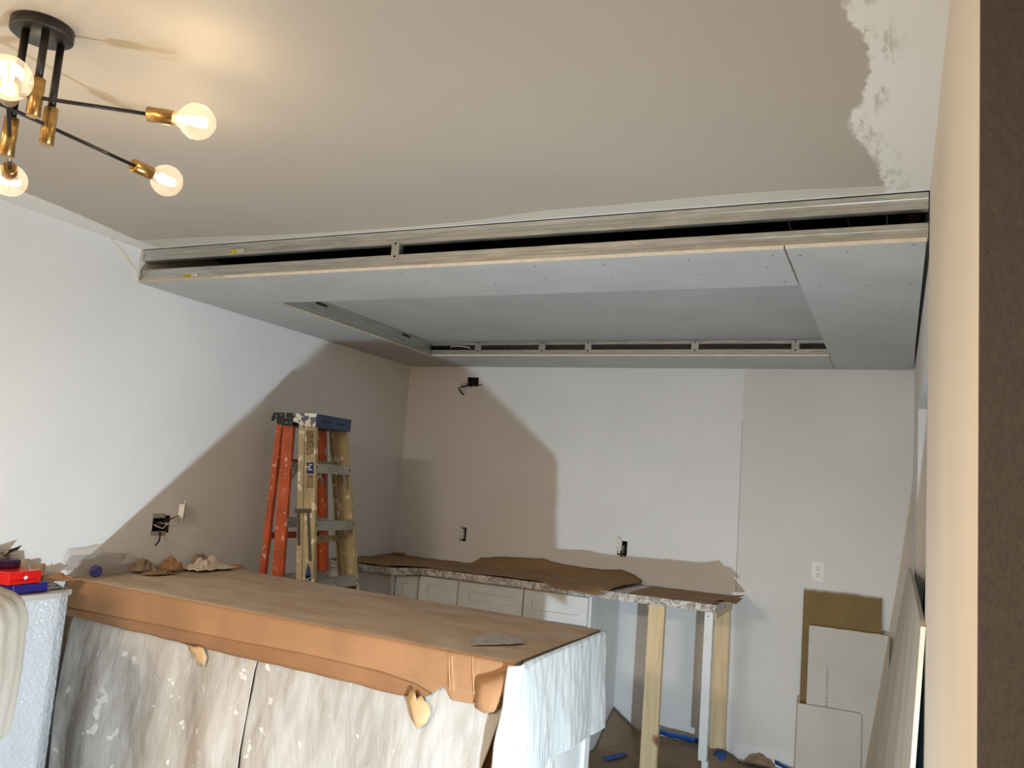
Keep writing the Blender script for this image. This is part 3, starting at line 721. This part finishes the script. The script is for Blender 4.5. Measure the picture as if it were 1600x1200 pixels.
torn('torn_flap', [(-1.478, .762), (-1.462, .772), (-1.452, .742), (-1.432, .758), (-1.418, .742), (-1.400, .733), (-1.392, .705), (-1.405, .672), (-1.440, .648), (-1.462, .672), (-1.472, .70), (-1.490, .735)], IF-.030, 'torn pale paper tongue hanging below the cardboard', .010, parent=cb)
torn('torn_flap', [(-2.50, .768), (-2.47, .762), (-2.44, .770), (-2.415, .765), (-2.395, .735), (-2.40, .700), (-2.42, .708), (-2.44, .695), (-2.455, .735), (-2.49, .748)], IF-.026, 'small torn tan paper bit hanging below the cardboard', .008, parent=cb)
# drop cloths hanging on the front
def drape(x0t, x1t, x0b, x1b, yf, seed, zt, zb, amp=.03, dense=1.0):
    def f(u, v):
        z = lerp(zb, zt, v); fall = (zt-z)/(zt-zb)
        x = lerp(lerp(x0b, x0t, v), lerp(x1b, x1t, v), u)
        a = amp*min(1, max(0, fall-.02)*2.2); k_ = min(1, fall*9)
        fo_ = math.sin(x*17*dense + seed + 1.4*nz(x*2, z*1.2, seed))*.45 + math.sin(x*7.3*dense + seed*2 + z*1.1)*.55
        y = yf - a*(1+fo_)*.8 - k_*(.008+.008*nz(x*9, z*4, seed) + .004*nz(x*26, z*11, seed+3))
        return (x + .008*nz(z*3, seed), y, z)
    return f
bm = NB(); grid(bm, 150, 90, drape(-3.195, -2.164, -3.20, -2.187, IF-.001, 1.3, .80, .01, .034, 1.25))
tag(obj('drop_cloth', bm, 'canvas', solid=.0015), 'paint-stained grey canvas drop cloth hanging on the left part of island front', 'drop cloth')
bm = NB(); grid(bm, 150, 90, drape(-2.1625, -1.128, -2.1855, -1.345, IF-.001, 4.1, .80, .01, .024, .8))
tag(obj('drop_cloth', bm, 'canvas_white', solid=.0015), 'paler canvas drop cloth hanging on the right part of island front, slanted right edge', 'drop cloth')
# white cloth around the right end
path = [(-1.125, IF-.030), (-1.098, IF-.026), (-1.088, IF+.01), (-1.090, IF+.25), (-1.092, 3.0), (-1.092, 3.43)]
def path_at(s):
    L = [0]
    for a, b in zip(path, path[1:]): L.append(L[-1]+math.dist(a, b))
    s *= L[-1]
    for i, (a, b) in enumerate(zip(path, path[1:])):
        if s <= L[i+1]+1e-9:
            t = (s-L[i])/(L[i+1]-L[i]); return lerp(a[0], b[0], t), lerp(a[1], b[1], t)
    return path[-1]
def endcloth(u, v):
    x, y = path_at(u)
    zt = .9035 + (.003 if 2.55 < y < 3.41 else -.002)
    zb = pw(y, [(2.50, .02), (2.60, .03), (2.68, .30), (2.74, .50), (2.85, .535), (3.30, .515), (3.43, .52)])
    z = lerp(zb, zt, v); fall = (zt-z)
    a = min(1, fall*3.0)
    x2 = x + a*(.007*math.sin(y*17+2*nz(y*3, z*2)) + .008*nz(y*7, z*3) + .008) + .004*nz(y*30, z*12)
    y2 = y + .010*nz(z*6, y*2)*a
    if y < IF+.05: x2 += a*.02*math.sin(z*5) - .10*max(0, fall-.12)*(1 if y < IF else .5); y2 -= .035*a + .05*fall
    if v > .985: x2 = min(x2, -1.095) if y > IF+.03 else x2
    return (x2, y2, z)
bm = NB(); grid(bm, 130, 90, endcloth)
tag(obj('drop_cloth', bm, 'canvas_bright', solid=.0015), 'bright white cloth hanging over the right end of the island', 'drop cloth')
# grey scraper piece on top
bm = NB(); prism(bm, [(-1.322, 2.645), (-1.225, 2.775), (-1.205, 2.815), (-1.222, 2.85), (-1.262, 2.90), (-1.30, 2.862), (-1.345, 2.875), (-1.372, 2.845), (-1.352, 2.80), (-1.405, 2.78)], .9165, .9205)
tag(obj('putty_knife_blade', bm, 'grey_tool', bevel=.001), 'flat grey plastic spreader piece lying on the cardboard near island corner', 'spreader')

# debris along the wall end of the island top
bag = thing('plastic_bag', (-3.19, 2.66, .915), 'clear plastic container lying on the island by the left wall', 'plastic container')
bm = NB()
def bagf(u, v):
    a = u*2*PI; t = v
    r = .052*(1+.16*nz(a*1.2, t*5))*(1-.35*abs(t-.5))
    y = lerp(2.50, 2.80, t)
    return (-3.19 + r*math.cos(a)*.95, y, .996 + r*math.sin(a))
grid(bm, 36, 16, bagf); obj('container_shell', bm, 'clear', bag, smooth=True)
bm = NB(); lathe(bm, (-3.165, 2.600, .972), (.75, -.60, .15), [(0, .024), (.002, .026), (.012, .026), (.014, .022)], 24); o = obj('cap', bm, 'navy', bag); o['label'] = 'round dark blue cap'
def crumple(name, x0, x1, y0, y1, z0, h, seed, mat, label, cat='paper scrap', nu=26):
    def f(u, v):
        x = lerp(x0, x1, u) + .012*nz(u*5, v*5, seed); y = lerp(y0, y1, v) + .02*nz(u*4, v*4, seed+2)
        en = math.sin(PI*min(1, max(0, u)))*math.sin(PI*min(1, max(0, v)))
        z = z0 + h*(.18+.82*en)*(.55+.9*abs(nz(u*3.3, v*3.8, seed+5))) + .008*abs(nz(u*11, v*11, seed))
        return (max(x, XL+.006), y, z)
    bm = NB(); grid(bm, nu, nu, f)
    return tag(obj(name, bm, mat, solid=.0012), label, cat)
crumple('paper_scrap', -3.25, -3.16, 2.83, 2.93, 0.947, .085, 3, 'kraft_floor', 'crumpled grey brown paper ball on island beside the plastic container')
crumple('paper_scrap', -3.15, -3.08, 2.83, 2.98, 0.944, .028, 8, 'kraft_dark', 'dark flat torn cardboard bit on the island by the left wall')
crumple('paper_scrap', -3.23, -3.12, 2.985, 3.07, 0.946, .085, 12, 'kraft', 'upright orange brown cardboard scrap between dark bit and pale cloth')
crumple('rag', -3.20, -3.06, 3.09, 3.36, 0.946, .060, 17, 'paper_white', 'long pale crumpled rag on the island along the left wall', 'rag', 34)
crumple('paper_scrap', -3.25, -3.215, 3.20, 3.34, 0.947, .085, 23, 'kraft_floor', 'small grey lump of paper behind the pale rag', 'paper scrap', 16)
crumple('paper_scrap', -3.16, -3.06, 3.375, 3.43, 0.942, .03, 29, 'kraft', 'small brown cardboard triangle at the foot of the orange ladder')

# ------------------------------------------------------------------ ladders
def ladder(root_label, Xt, lean, yn_t, yf_t, topz, mats, web=.072, rear_gap=.008, rear_w=.038, rear_lean=0., open_=0., full=True):
    rail_m, cap_m, side_m = mats
    yc = (yn_t+yf_t)/2; hw = (yf_t-yn_t)/2
    e = thing('step_ladder', (Xt+lean*topz*.5, yc, 0), root_label, 'ladder')
    XF = lambda z: Xt + (topz-z)*lean
    HW = lambda z: hw + (topz-z)*.062
    t = .003; fl = .020
    for s in (-1, 1):      # front rails: C channel with web facing outwards
        bm = NB()
        def ring(z):
            xf = XF(z); y = yc + s*HW(z); i = -s
            return [(xf, y, z), (xf, y+i*fl, z), (xf-t, y+i*fl, z), (xf-t, y+i*t, z), (xf-web+t, y+i*t, z), (xf-web+t, y+i*fl, z), (xf-web, y+i*fl, z), (xf-web, y, z)]
        A = [bm.verts.new(p) for p in ring(.012)]; B = [bm.verts.new(p) for p in ring(topz+.01)]
        for k in range(8): bm.faces.new((A[k], A[(k+1) % 8], B[(k+1) % 8], B[k]))
        bm.faces.new(A); bm.faces.new(B[::-1]); bmesh.ops.recalc_face_normals(bm, faces=bm.faces[:])
        rail = obj('front_rail', bm, rail_m, e)
        bm = NB(); zf = 0; box(bm, XF(0)-web-.003, XF(0)+.004, yc+s*HW(0)-.014, yc+s*HW(0)+.014, 0, .05); obj('foot', bm, 'black', rail, bevel=.003)
        # rear rails
        bm = NB()
        xr = lambda z: XF(z)-web-rear_gap - open_*(topz-z)
        def ring2(z):
            y = yc + s*(HW(z)-.004); i = -s; x1_ = xr(z); x0_ = x1_-rear_w
            return [(x1_, y, z), (x1_, y+i*.024, z), (x1_-t, y+i*.024, z), (x1_-t, y+i*t, z), (x0_+t, y+i*t, z), (x0_+t, y+i*.024, z), (x0_, y+i*.024, z), (x0_, y, z)]
        A = [bm.verts.new(p) for p in ring2(.0)]; B = [bm.verts.new(p) for p in ring2(topz+.005)]
        for k in range(8): bm.faces.new((A[k], A[(k+1) % 8], B[(k+1) % 8], B[k]))
        bm.faces.new(A); bm.faces.new(B[::-1]); bmesh.ops.recalc_face_normals(bm, faces=bm.faces[:])
        obj('rear_rail', bm, rail_m, e)
    for k in range(5):     # steps
        z = .325 + k*.298; h_ = HW(z)-t; xf = XF(z)
        bm = NB(); box(bm, xf-web+.002, xf+.004, yc-h_, yc+h_, z-.003, z); box(bm, xf+.001, xf+.004, yc-h_, yc+h_, z-.048, z-.003)
        box(bm, xf-web+.002, xf-web+.005, yc-h_, yc+h_, z-.03, z-.003)
        for q in range(6): box(bm, xf-web+.008+q*.010, xf-web+.011+q*.010, yc-h_, yc+h_, z, z+.0012)
        st = obj('step', bm, 'alu', e)
        for s in (-1, 1):
            bm = NB(); lathe(bm, (xf+.004, yc+s*(h_-.012), z-.02), (1, 0, 0), [(0, .006), (.002, .005), (.003, .001)], 8); obj('rivet', bm, 'dark_steel', st)
        if k in (4, 0):    # corner braces
            for s in (-1, 1):
                bm = NB()
                a = Vector((xf-.004, yc+s*h_*.98, z-.12)); b = Vector((xf-.004, yc+s*(h_-.055), z-.045))
                prism(bm, [(a.y, a.z-.012), (a.y, a.z+.012), (b.y, b.z+.006), (b.y-s*.012, b.z)], xf-.006, xf-.003, 'x')
                obj('brace', bm, 'alu', e)
    # rear cross bars
    for k in range(4):
        z = .30+k*.40; x = XF(z)-web-rear_gap-open_*(topz-z)-rear_w*.5; hh = HW(z)-.006
        bm = NB(); box(bm, x-.004, x+.004, yc-hh, yc+hh, z, z+.035); obj('rear_bar', bm, rail_m, e)
    # cap
    zc = topz; x1_ = XF(zc)+.008; x0_ = x1_-web-rear_gap-rear_w-.022
    bm = NB()
    y0, y1 = yc-HW(zc)-.012, yc+HW(zc)+.012
    prof = [(x0_, zc+.052), (x0_-.012, zc+.018), (x0_-.010, zc+.004), (x0_+.030, zc-.004), (x0_+.048, zc-.018), (x1_, zc-.018), (x1_, zc+.052)]
    prism(bm, prof, y0, y1, 'y')
    cap = obj('top_cap', bm, [cap_m], e, bevel=.003)
    bm = NB(); prism(bm, prof, y0-.0012, y0-.0002, 'y'); o = obj('cap_end', bm, side_m, cap); o['label'] = 'paint-smeared end of the cap'
    for q in (.30, .72):
        bm = NB(); box(bm, x1_, x1_+.0008, lerp(y0, y1, q)-.035, lerp(y0, y1, q)+.035, zc+.012, zc+.022)
        obj('cap_slot', bm, 'black', cap)
    return e, XF, HW, yc
yl, XF, HW, yc = ladder('worn yellow fibreglass step ladder with blue top, folded, in front of the orange one', -2.805, .158, 3.545, 3.835, 1.728, ('ladder_yellow', 'blue_cap', 'white_splat'))
# spreader hardware and stickers on the near rail of the yellow ladder
def on_rail(dx, z): return Vector((XF(z)-dx, yc-HW(z)-.0015, z))
bm = NB()
def plate(bm, a, b, w_, th=.004, mi=0):
    a = Vector(a); b = Vector(b); d = (b-a).normalized(); n = Vector((0, -1, 0)); u = d.cross(n).normalized()*w_/2
    q = [a-u, a+u, b+u, b-u]; A = [bm.verts.new(p) for p in q]; B = [bm.verts.new(p+n*th) for p in q]
    bm.faces.new(A).material_index = mi; bm.faces.new(B[::-1]).material_index = mi
    for k in range(4): bm.faces.new((A[k], A[(k+1) % 4], B[(k+1) % 4], B[k])).material_index = mi
plate(bm, on_rail(.125, 1.262), on_rail(.020, 1.272), .022); plate(bm, on_rail(.040, 1.268), on_rail(.022, 1.02), .016); plate(bm, on_rail(.105, 1.262), on_rail(.098, 1.09), .014)
bmesh.ops.recalc_face_normals(bm, faces=bm.faces[:])
o = obj('spreader', bm, 'dark_steel', yl); o['label'] = 'dirty metal spreader arms'
def sticker(z0, z1, dx0, dx1, mat, label, parent=yl):
    bm = NB(); a = [on_rail(dx0, z0), on_rail(dx1, z0), on_rail(dx1, z1), on_rail(dx0, z1)]
    poly(bm, [p+Vector((0, -.0006, 0)) for p in a]); bmesh.ops.solidify(bm, geom=bm.faces[:], thickness=.0005)
    o = obj('sticker', bm, mat, parent); o['label'] = label; return o
sticker(1.56, 1.69, .060, .012, 'label_worn', 'worn scratched paper sticker')
sb = sticker(1.462, 1.520, .056, .010, 'label_blue', 'small blue sticker with white marks')
bm = NB()
for z0, z1, a_, b_ in ((1.480, 1.486, .046, .020), (1.492, 1.500, .050, .030), (1.506, 1.511, .040, .018)):
    poly(bm, [on_rail(a_, z0)+Vector((0, -.0016, 0)), on_rail(b_, z0)+Vector((0, -.0016, 0)), on_rail(b_, z1)+Vector((0, -.0016, 0)), on_rail(a_, z1)+Vector((0, -.0016, 0))])
obj('sticker_marks', bm, 'white', sb)
sticker(1.385, 1.452, .056, .010, 'label_worn', 'peeled paper sticker')
# tall maker's badge: dark arch with white lettering running down the rail
bm = NB()
arch = [(.050, .62), (.018, .62), (.018, .945), (.022, .975), (.034, 1.005), (.046, .975), (.050, .945)]
f = poly(bm, [on_rail(a, b)+Vector((0, -.0008, 0)) for a, b in arch]); bmesh.ops.solidify(bm, geom=bm.faces[:], thickness=.0006)
badge = obj('badge', bm, 'black', yl)
bm = NB(); poly(bm, [on_rail(a, b)+Vector((0, -.0022, 0)) for a, b in ((.047, .948), (.021, .948), (.025, .975), (.034, .998), (.043, .975))]); obj('badge_tip', bm, 'label_blue', badge)
tcu = bpy.data.curves.new('badge_text', 'FONT'); tcu.body = 'WERNER'; tcu.size = .040; tcu.extrude = .0002; tcu.align_x = 'LEFT'
to = bpy.data.objects.new('badge_text_tmp', tcu); C.objects.link(to)
p0 = on_rail(.047, .935) + Vector((0, -.0028, 0))
sl = Vector((XF(0)-XF(1), 0, -1)).normalized()      # reading direction runs down the rail
upv = Vector((1, 0, 0)); upv = (upv - sl*upv.dot(sl)).normalized()
nv = Vector((0, -1, 0))
to.matrix_world = Matrix(((sl.x, upv.x, nv.x, p0.x), (sl.y, upv.y, nv.y, p0.y), (sl.z, upv.z, nv.z, p0.z), (0, 0, 0, 1)))
bpy.context.view_layer.update()
dg = bpy.context.evaluated_depsgraph_get(); me = bpy.data.meshes.new_from_object(to.evaluated_get(dg)); me.transform(to.matrix_world)
bpy.data.objects.remove(to); me.materials.clear(); me.materials.append(M['white'])
bo = bpy.data.objects.new('badge_lettering', me); C.objects.link(bo); bo.parent = badge; bo.matrix_parent_inverse = badge.matrix_world.inverted()
ladder('orange fibreglass step ladder with black paint-spotted top, behind the yellow one', -2.965, .095, 3.555, 3.85, 1.728, ('orange', 'black_cap', 'black_cap'), .070, .012, .036, 0., .052)

# ------------------------------------------------------------------ wrapped slab, ledge pile and tan cloth at the left edge
wr = thing('wrapped_panel', (-3.13, 2.2, 0), 'tall white bubble-wrapped panel with a raw top edge at the left frame edge', 'wrapped panel')
bm = NB(); out = [(XL+.012, 1.80), (-3.055, 1.80), (-3.050, 2.350), (-3.105, 2.435), (XL+.012, 2.440)]
def wrapface():
    bm = NB()
    for (a, b) in ((out[1], out[2]), (out[2], out[3]), (out[0], out[1]), (out[3], out[4])):
        n_ = max(2, int(math.dist(a, b)/.012)); nzv = 60
        dx_, dy_ = (b[1]-a[1]), -(b[0]-a[0]); L = math.hypot(dx_, dy_); dx_ /= L; dy_ /= L
        vv2 = []
        for i in range(n_+1):
            row = []
            for j in range(nzv+1):
                t = i/n_; z = j/nzv*.893; w_ = .008*nz(a[0]+t*3, z*3, 4)+.004*nz(t*9, z*9)
                if i in (0, n_): w_ = 0
                row.append(bm.verts.new((lerp(a[0], b[0], t)+dx_*w_, lerp(a[1], b[1], t)+dy_*w_, z)))
            vv2.append(row)
        for i in range(n_):
            for j in range(nzv): bm.faces.new((vv2[i][j], vv2[i+1][j], vv2[i+1][j+1], vv2[i][j+1])).smooth = True
    bmesh.ops.remove_doubles(bm, verts=bm.verts[:], dist=1e-4); bmesh.ops.recalc_face_normals(bm, faces=bm.faces[:]); return bm
obj('wrap', wrapface(), 'bubble', wr)
bm = NB(); prism(bm, [(XL+.010, 1.795), (-3.048, 1.795), (-3.044, 2.356), (-3.100, 2.446), (XL+.010, 2.446)], .893, .915); o = obj('top_board', bm, 'drywall_warm', wr, bevel=.002); o['label'] = 'raw board along the top'
def smallbox(name, x0, x1, y0, y1, z0, z1, rot, mat, label, lid=False, cat='box'):
    c = Vector(((x0+x1)/2, (y0+y1)/2, z0)); T = Matrix.Translation(c) @ Matrix.Rotation(rot, 4, 'Z')
    bm = NB(); box(bm, -(x1-x0)/2, (x1-x0)/2, -(y1-y0)/2, (y1-y0)/2, 0, z1-z0, 0, T)
    o = tag(obj(name, bm, mat, bevel=.004), label, cat)
    return o
smallbox('navy_box', -3.17, -3.075, 2.16, 2.315, .9155, .955, .06, 'navy', 'navy blue box on the wrapped panel under the red case')
rb = smallbox('red_case', -3.19, -3.07, 2.125, 2.275, .956, 1.005, .12, 'red', 'glossy red plastic case on top of the navy box', cat='case')
bm = NB(); box(bm, -.005, .005, -.06, .06, 0, .006, 0, Matrix.Translation((-3.0655, 2.20, .966)) @ Matrix.Rotation(.12, 4, 'Z')); obj('case_rim', bm, 'red', rb, bevel=.002)
bm = NB(); prism(bm, [(2.195, .982), (2.205, .990), (2.215, .982), (2.205, .972)], -3.0650, -3.0640, 'x'); obj('case_emblem', bm, 'white', rb)
smallbox('purple_box', -3.235, -3.16, 2.10, 2.245, 1.006, 1.040, -.05, 'purple', 'dark purple box with glossy lid behind the red case')
def upright(name, pts, x, label, bend=.02, mat='kraft_light'):
    """jagged upright sheet in the YZ plane near x"""
    bm = NB(); c = bm.verts.new((x+bend, sum(p[0] for p in pts)/len(pts), sum(p[1] for p in pts)/len(pts)))
    v_ = [bm.verts.new((x+.01*nz(a*20, b*20), a, b)) for a, b in pts]
    for i in range(len(v_)): bm.faces.new((v_[i], v_[(i+1) % len(v_)], c)).smooth = True
    bmesh.ops.recalc_face_normals(bm, faces=bm.faces[:])
    return tag(obj(name, bm, mat, solid=.0016), label, 'paper scrap')
upright('torn_paper', [(2.02, .918), (2.22, .918), (2.235, 1.065), (2.275, 1.09), (2.255, 1.060), (2.22, 1.045), (2.18, 1.058), (2.165, 1.115), (2.15, 1.118), (2.14, 1.125), (2.02, 1.13)], -3.215, 'tall jagged pale paper standing behind the purple box', .012, 'paper_white')
upright('torn_paper', [(2.20, .918), (2.33, .918), (2.325, .985), (2.312, 1.035), (2.27, 1.035), (2.23, 1.03)], -3.205, 'square pale paper flap standing behind the red case', .01, 'paper_white')
upright('torn_paper', [(2.27, .918), (2.385, .918), (2.395, 1.005), (2.385, 1.012), (2.28, 1.000)], -3.215, 'tan cardboard flap standing right of the red case', .008, 'kraft')
crumple('paper_scrap', -3.25, -3.12, 2.40, 2.49, 0.942, .035, 41, 'kraft', 'brown cardboard end flap between wrapped panel and the island top')
crumple('plastic_scrap', -3.20, -3.11, 2.33, 2.43, .9165, .018, 47, 'grey_tool', 'small crumpled grey plastic bit on the wrapped panel top')
# rubbish box carrying the tan cloth
def tancloth(u, v):
    # u around an upright lump, v down
    z = lerp(0.0, 1.22, v)
    r = pw(z, [(0, .20), (.42, .20), (.52, .22), (.56, .262), (.75, .272), (.93, .268), (.985, .245), (1.02, .16), (1.07, .112), (1.15, .10), (1.20, .075), (1.22, .01)])
    a = u*2*PI
    r *= 1 + .02*math.sin(a*6+z*2) + .025*math.sin(a*17+3*nz(z*2, a)) + .04*nz(math.cos(a)*2, math.sin(a)*2, z*2.5)
    return (-2.79 + r*math.cos(a), 1.72 + r*math.sin(a)*.9, z)
bm = NB(); grid(bm, 96, 70, tancloth); bmesh.ops.remove_doubles(bm, verts=bm.verts[:], dist=1e-4)
tag(obj('drop_cloth', bm, 'canvas_tan', smooth=True), 'tan canvas drop cloth heaped over a tall pile at the far left frame edge', 'drop cloth')

# ------------------------------------------------------------------ drywall scraps and sheets on the right
def leaning(name, x0, x1, zb, zt, yb, yt, label, mats, t=.0127, jag=0., round_r=0.):
    """sheet leaning on the back wall; outline in (x,z) mapped on the leaning plane"""
    bm = NB(); n = 14; top = []
    r = random.Random(int(x1*1000))
    for i in range(n+1):
        x = lerp(x0, x1, i/n); top.append((x, zt + (r.uniform(-jag, jag) if 0 < i < n else 0)))
    if round_r: top[-1:] = [(x1-round_r, zt), (x1-round_r*.3, zt-round_r*.3), (x1, zt-round_r)]
    out = [(x0, zb)] + top + [(x1, zb)]
    Y = lambda z: lerp(yb, yt, (z-zb)/(zt-zb))
    A = [bm.verts.new((x, Y(z), z)) for x, z in out]; B = [bm.verts.new((x, Y(z)+t, z)) for x, z in out]
    bm.faces.new(A).material_index = 0; bm.faces.new(B[::-1]).material_index = 0
    for i in range(len(out)): bm.faces.new((A[i], A[(i+1) % len(out)], B[(i+1) % len(out)], B[i])).material_index = 1
    bmesh.ops.recalc_face_normals(bm, faces=bm.faces[:])
    return tag(obj(name, bm, list(mats)), label, 'drywall scrap', 'drywall scraps leaning on the back wall')
leaning('drywall_scrap', -.470, -.060, 0.001, 1.010, 5.035, 5.118, 'brown-backed drywall scrap, tallest of the pieces leaning on back wall', ('back_paper', 'gyp_edge'), jag=.004)
s2 = leaning('drywall_scrap', -.432, -.020, 0.001, .822, 4.985, 5.078, 'large pale grey drywall scrap with a printed line, leaning before the brown one', ('drywall_warm', 'gyp_edge'), jag=.002, round_r=.012)
leaning('drywall_scrap', -.475, -.150, 0.001, .405, 4.955, 5.010, 'smallest pale drywall scrap, frontmost of those leaning on back wall', ('drywall_warm', 'gyp_edge'), round_r=.012)
bm = NB(); z = .405; r = random.Random(5)
while z < .615:
    h_ = r.uniform(.008, .020); yy = lerp(4.985, 5.078, z/.822)-.0008
    poly(bm, [(-.334, yy, z), (-.322, yy, z), (-.322, yy+h_*.113, z+h_), (-.334, yy+h_*.113, z+h_)]); z += h_+r.choice([.002, .002, .006])
obj('print_line', bm, 'seam', s2)
# long sheet leaning on the right wall
def sheet(name, topc, botc, t, mats, label):
    """topc: list of (x,y,z) along the top edge far->near; botc the same along the floor"""
    bm = NB(); n = Vector((-1, 0, .12)).normalized()
    A = [bm.verts.new(p) for p in topc]; B = [bm.verts.new(p) for p in botc]
    A2 = [bm.verts.new(Vector(p)-n*t) for p in topc]; B2 = [bm.verts.new(Vector(p)-n*t) for p in botc]
    k = len(topc)
    for i in range(k-1):
        bm.faces.new((A[i], A[i+1], B[i+1], B[i])).material_index = 0; bm.faces.new((A2[i], B2[i], B2[i+1], A2[i+1])).material_index = 0
        bm.faces.new((A[i], A2[i], A2[i+1], A[i+1])).material_index = 1; bm.faces.new((B[i], B[i+1], B2[i+1], B2[i])).material_index = 1
    for i in (0, k-1): bm.faces.new((A[i], B[i], B2[i], A2[i])).material_index = 1
    bmesh.ops.recalc_face_normals(bm, faces=bm.faces[:])
    return tag(obj(name, bm, list(mats)), label, 'drywall sheet')
sheet('drywall_sheet', [(.058, 4.50, 1.230), (.0592, 4.25, 1.236), (.0613, 3.8, 1.228), (.0637, 3.3, 1.21), (.0654, 2.95, 1.195), (.066, 2.80, 1.19), (.067, 2.60, 1.175)],
      [(-.131, 4.50, .002), (-.1138, 4.25, .002), (-.0827, 3.8, .002), (-.0483, 3.3, .002), (-.0241, 2.95, .002), (-.0138, 2.80, .002), (.0, 2.60, .002)], .0127, ('drywall_warm', 'gyp_edge'), 'long grey drywall sheet leaning along the right wall, white broken near edge')
sheet('drywall_sheet', [(.124, 4.05, 1.30), (.124, 3.4, 1.28), (.124, 2.74, 1.22)], [(.03, 4.05, .002), (.045, 3.4, .002), (.06, 2.74, .002)], .0127, ('teal', 'gyp_edge'), 'dark teal board standing in the doorway behind the leaning grey sheet')
# floor paper, tape
def floorp(u, v):
    x = lerp(-1.56, -.30, u); y = lerp(3.45, 5.02, v)
    z = .004 + .010*abs(nz(x*3, y*3, 9)) + .004*abs(nz(x*12, y*12, 1))
    if v > .86: z += (v-.86)/.14*.055*pw(x, [(-1.56, 3.0), (-1.40, 1.0), (-1.2, .8), (-.9, .8), (-.8, .1)])
    return (x, y + (.10 if v > .86 and x < -.8 else 0)*(v-.86)/.14, z)
bm = NB(); grid(bm, 70, 60, floorp)
tag(obj('floor_paper', bm, 'kraft_floor', solid=.001), 'brown paper taped over the floor under the back counter', 'floor paper')
def tapebit(pts, w_, label):
    bm = NB(); pts = [Vector(p) for p in pts]; A = []
    for i, p in enumerate(pts):
        u = Vector((0, -.5, .86))*w_/2 if abs(pts[-1].x-pts[0].x) > abs(pts[-1].y-pts[0].y) else Vector((1, 0, .0))*w_/2
        k = .8+.4*abs(nz(i*1.7, p.x*9)); A.append((bm.verts.new(p-u*k), bm.verts.new(p+u*k+Vector((0, -.006*(i % 2), 0)))))
    for a, b in zip(A, A[1:]): bm.faces.new((a[0], b[0], b[1], a[1])).smooth = True
    return tag(obj('painter_tape', bm, 'blue_tape', solid=.001), label, 'painter tape')
tapebit([(-1.28, 5.085, .085), (-1.24, 5.075, .095), (-1.19, 5.07, .088), (-1.15, 5.075, .090), (-1.08, 5.085, .082), (-1.02, 5.09, .080)], .045, 'blue painter tape along back wall between pine and white posts')
tapebit([(-.90, 4.94, .012), (-.90, 4.99, .030), (-.89, 5.04, .045), (-.885, 5.085, .060)], .07, 'crumpled blue painter tape at the foot of the knotty post')
tapebit([(-1.44, 4.60, .022), (-1.40, 4.70, .022), (-1.37, 4.78, .022)], .05, 'blue painter tape strip on floor paper left of the pine post')
tapebit([(-.60, 5.125, .04), (-.56, 5.12, .030), (-.50, 5.11, .016), (-.47, 5.10, .012)], .03, 'blue painter tape on the baseboard beside the drywall scraps')
crumple('paper_scrap', -.76, -.60, 5.10, 5.132, .01, .07, 53, 'kraft_floor', 'grey brown paper mound against the baseboard right of the posts')
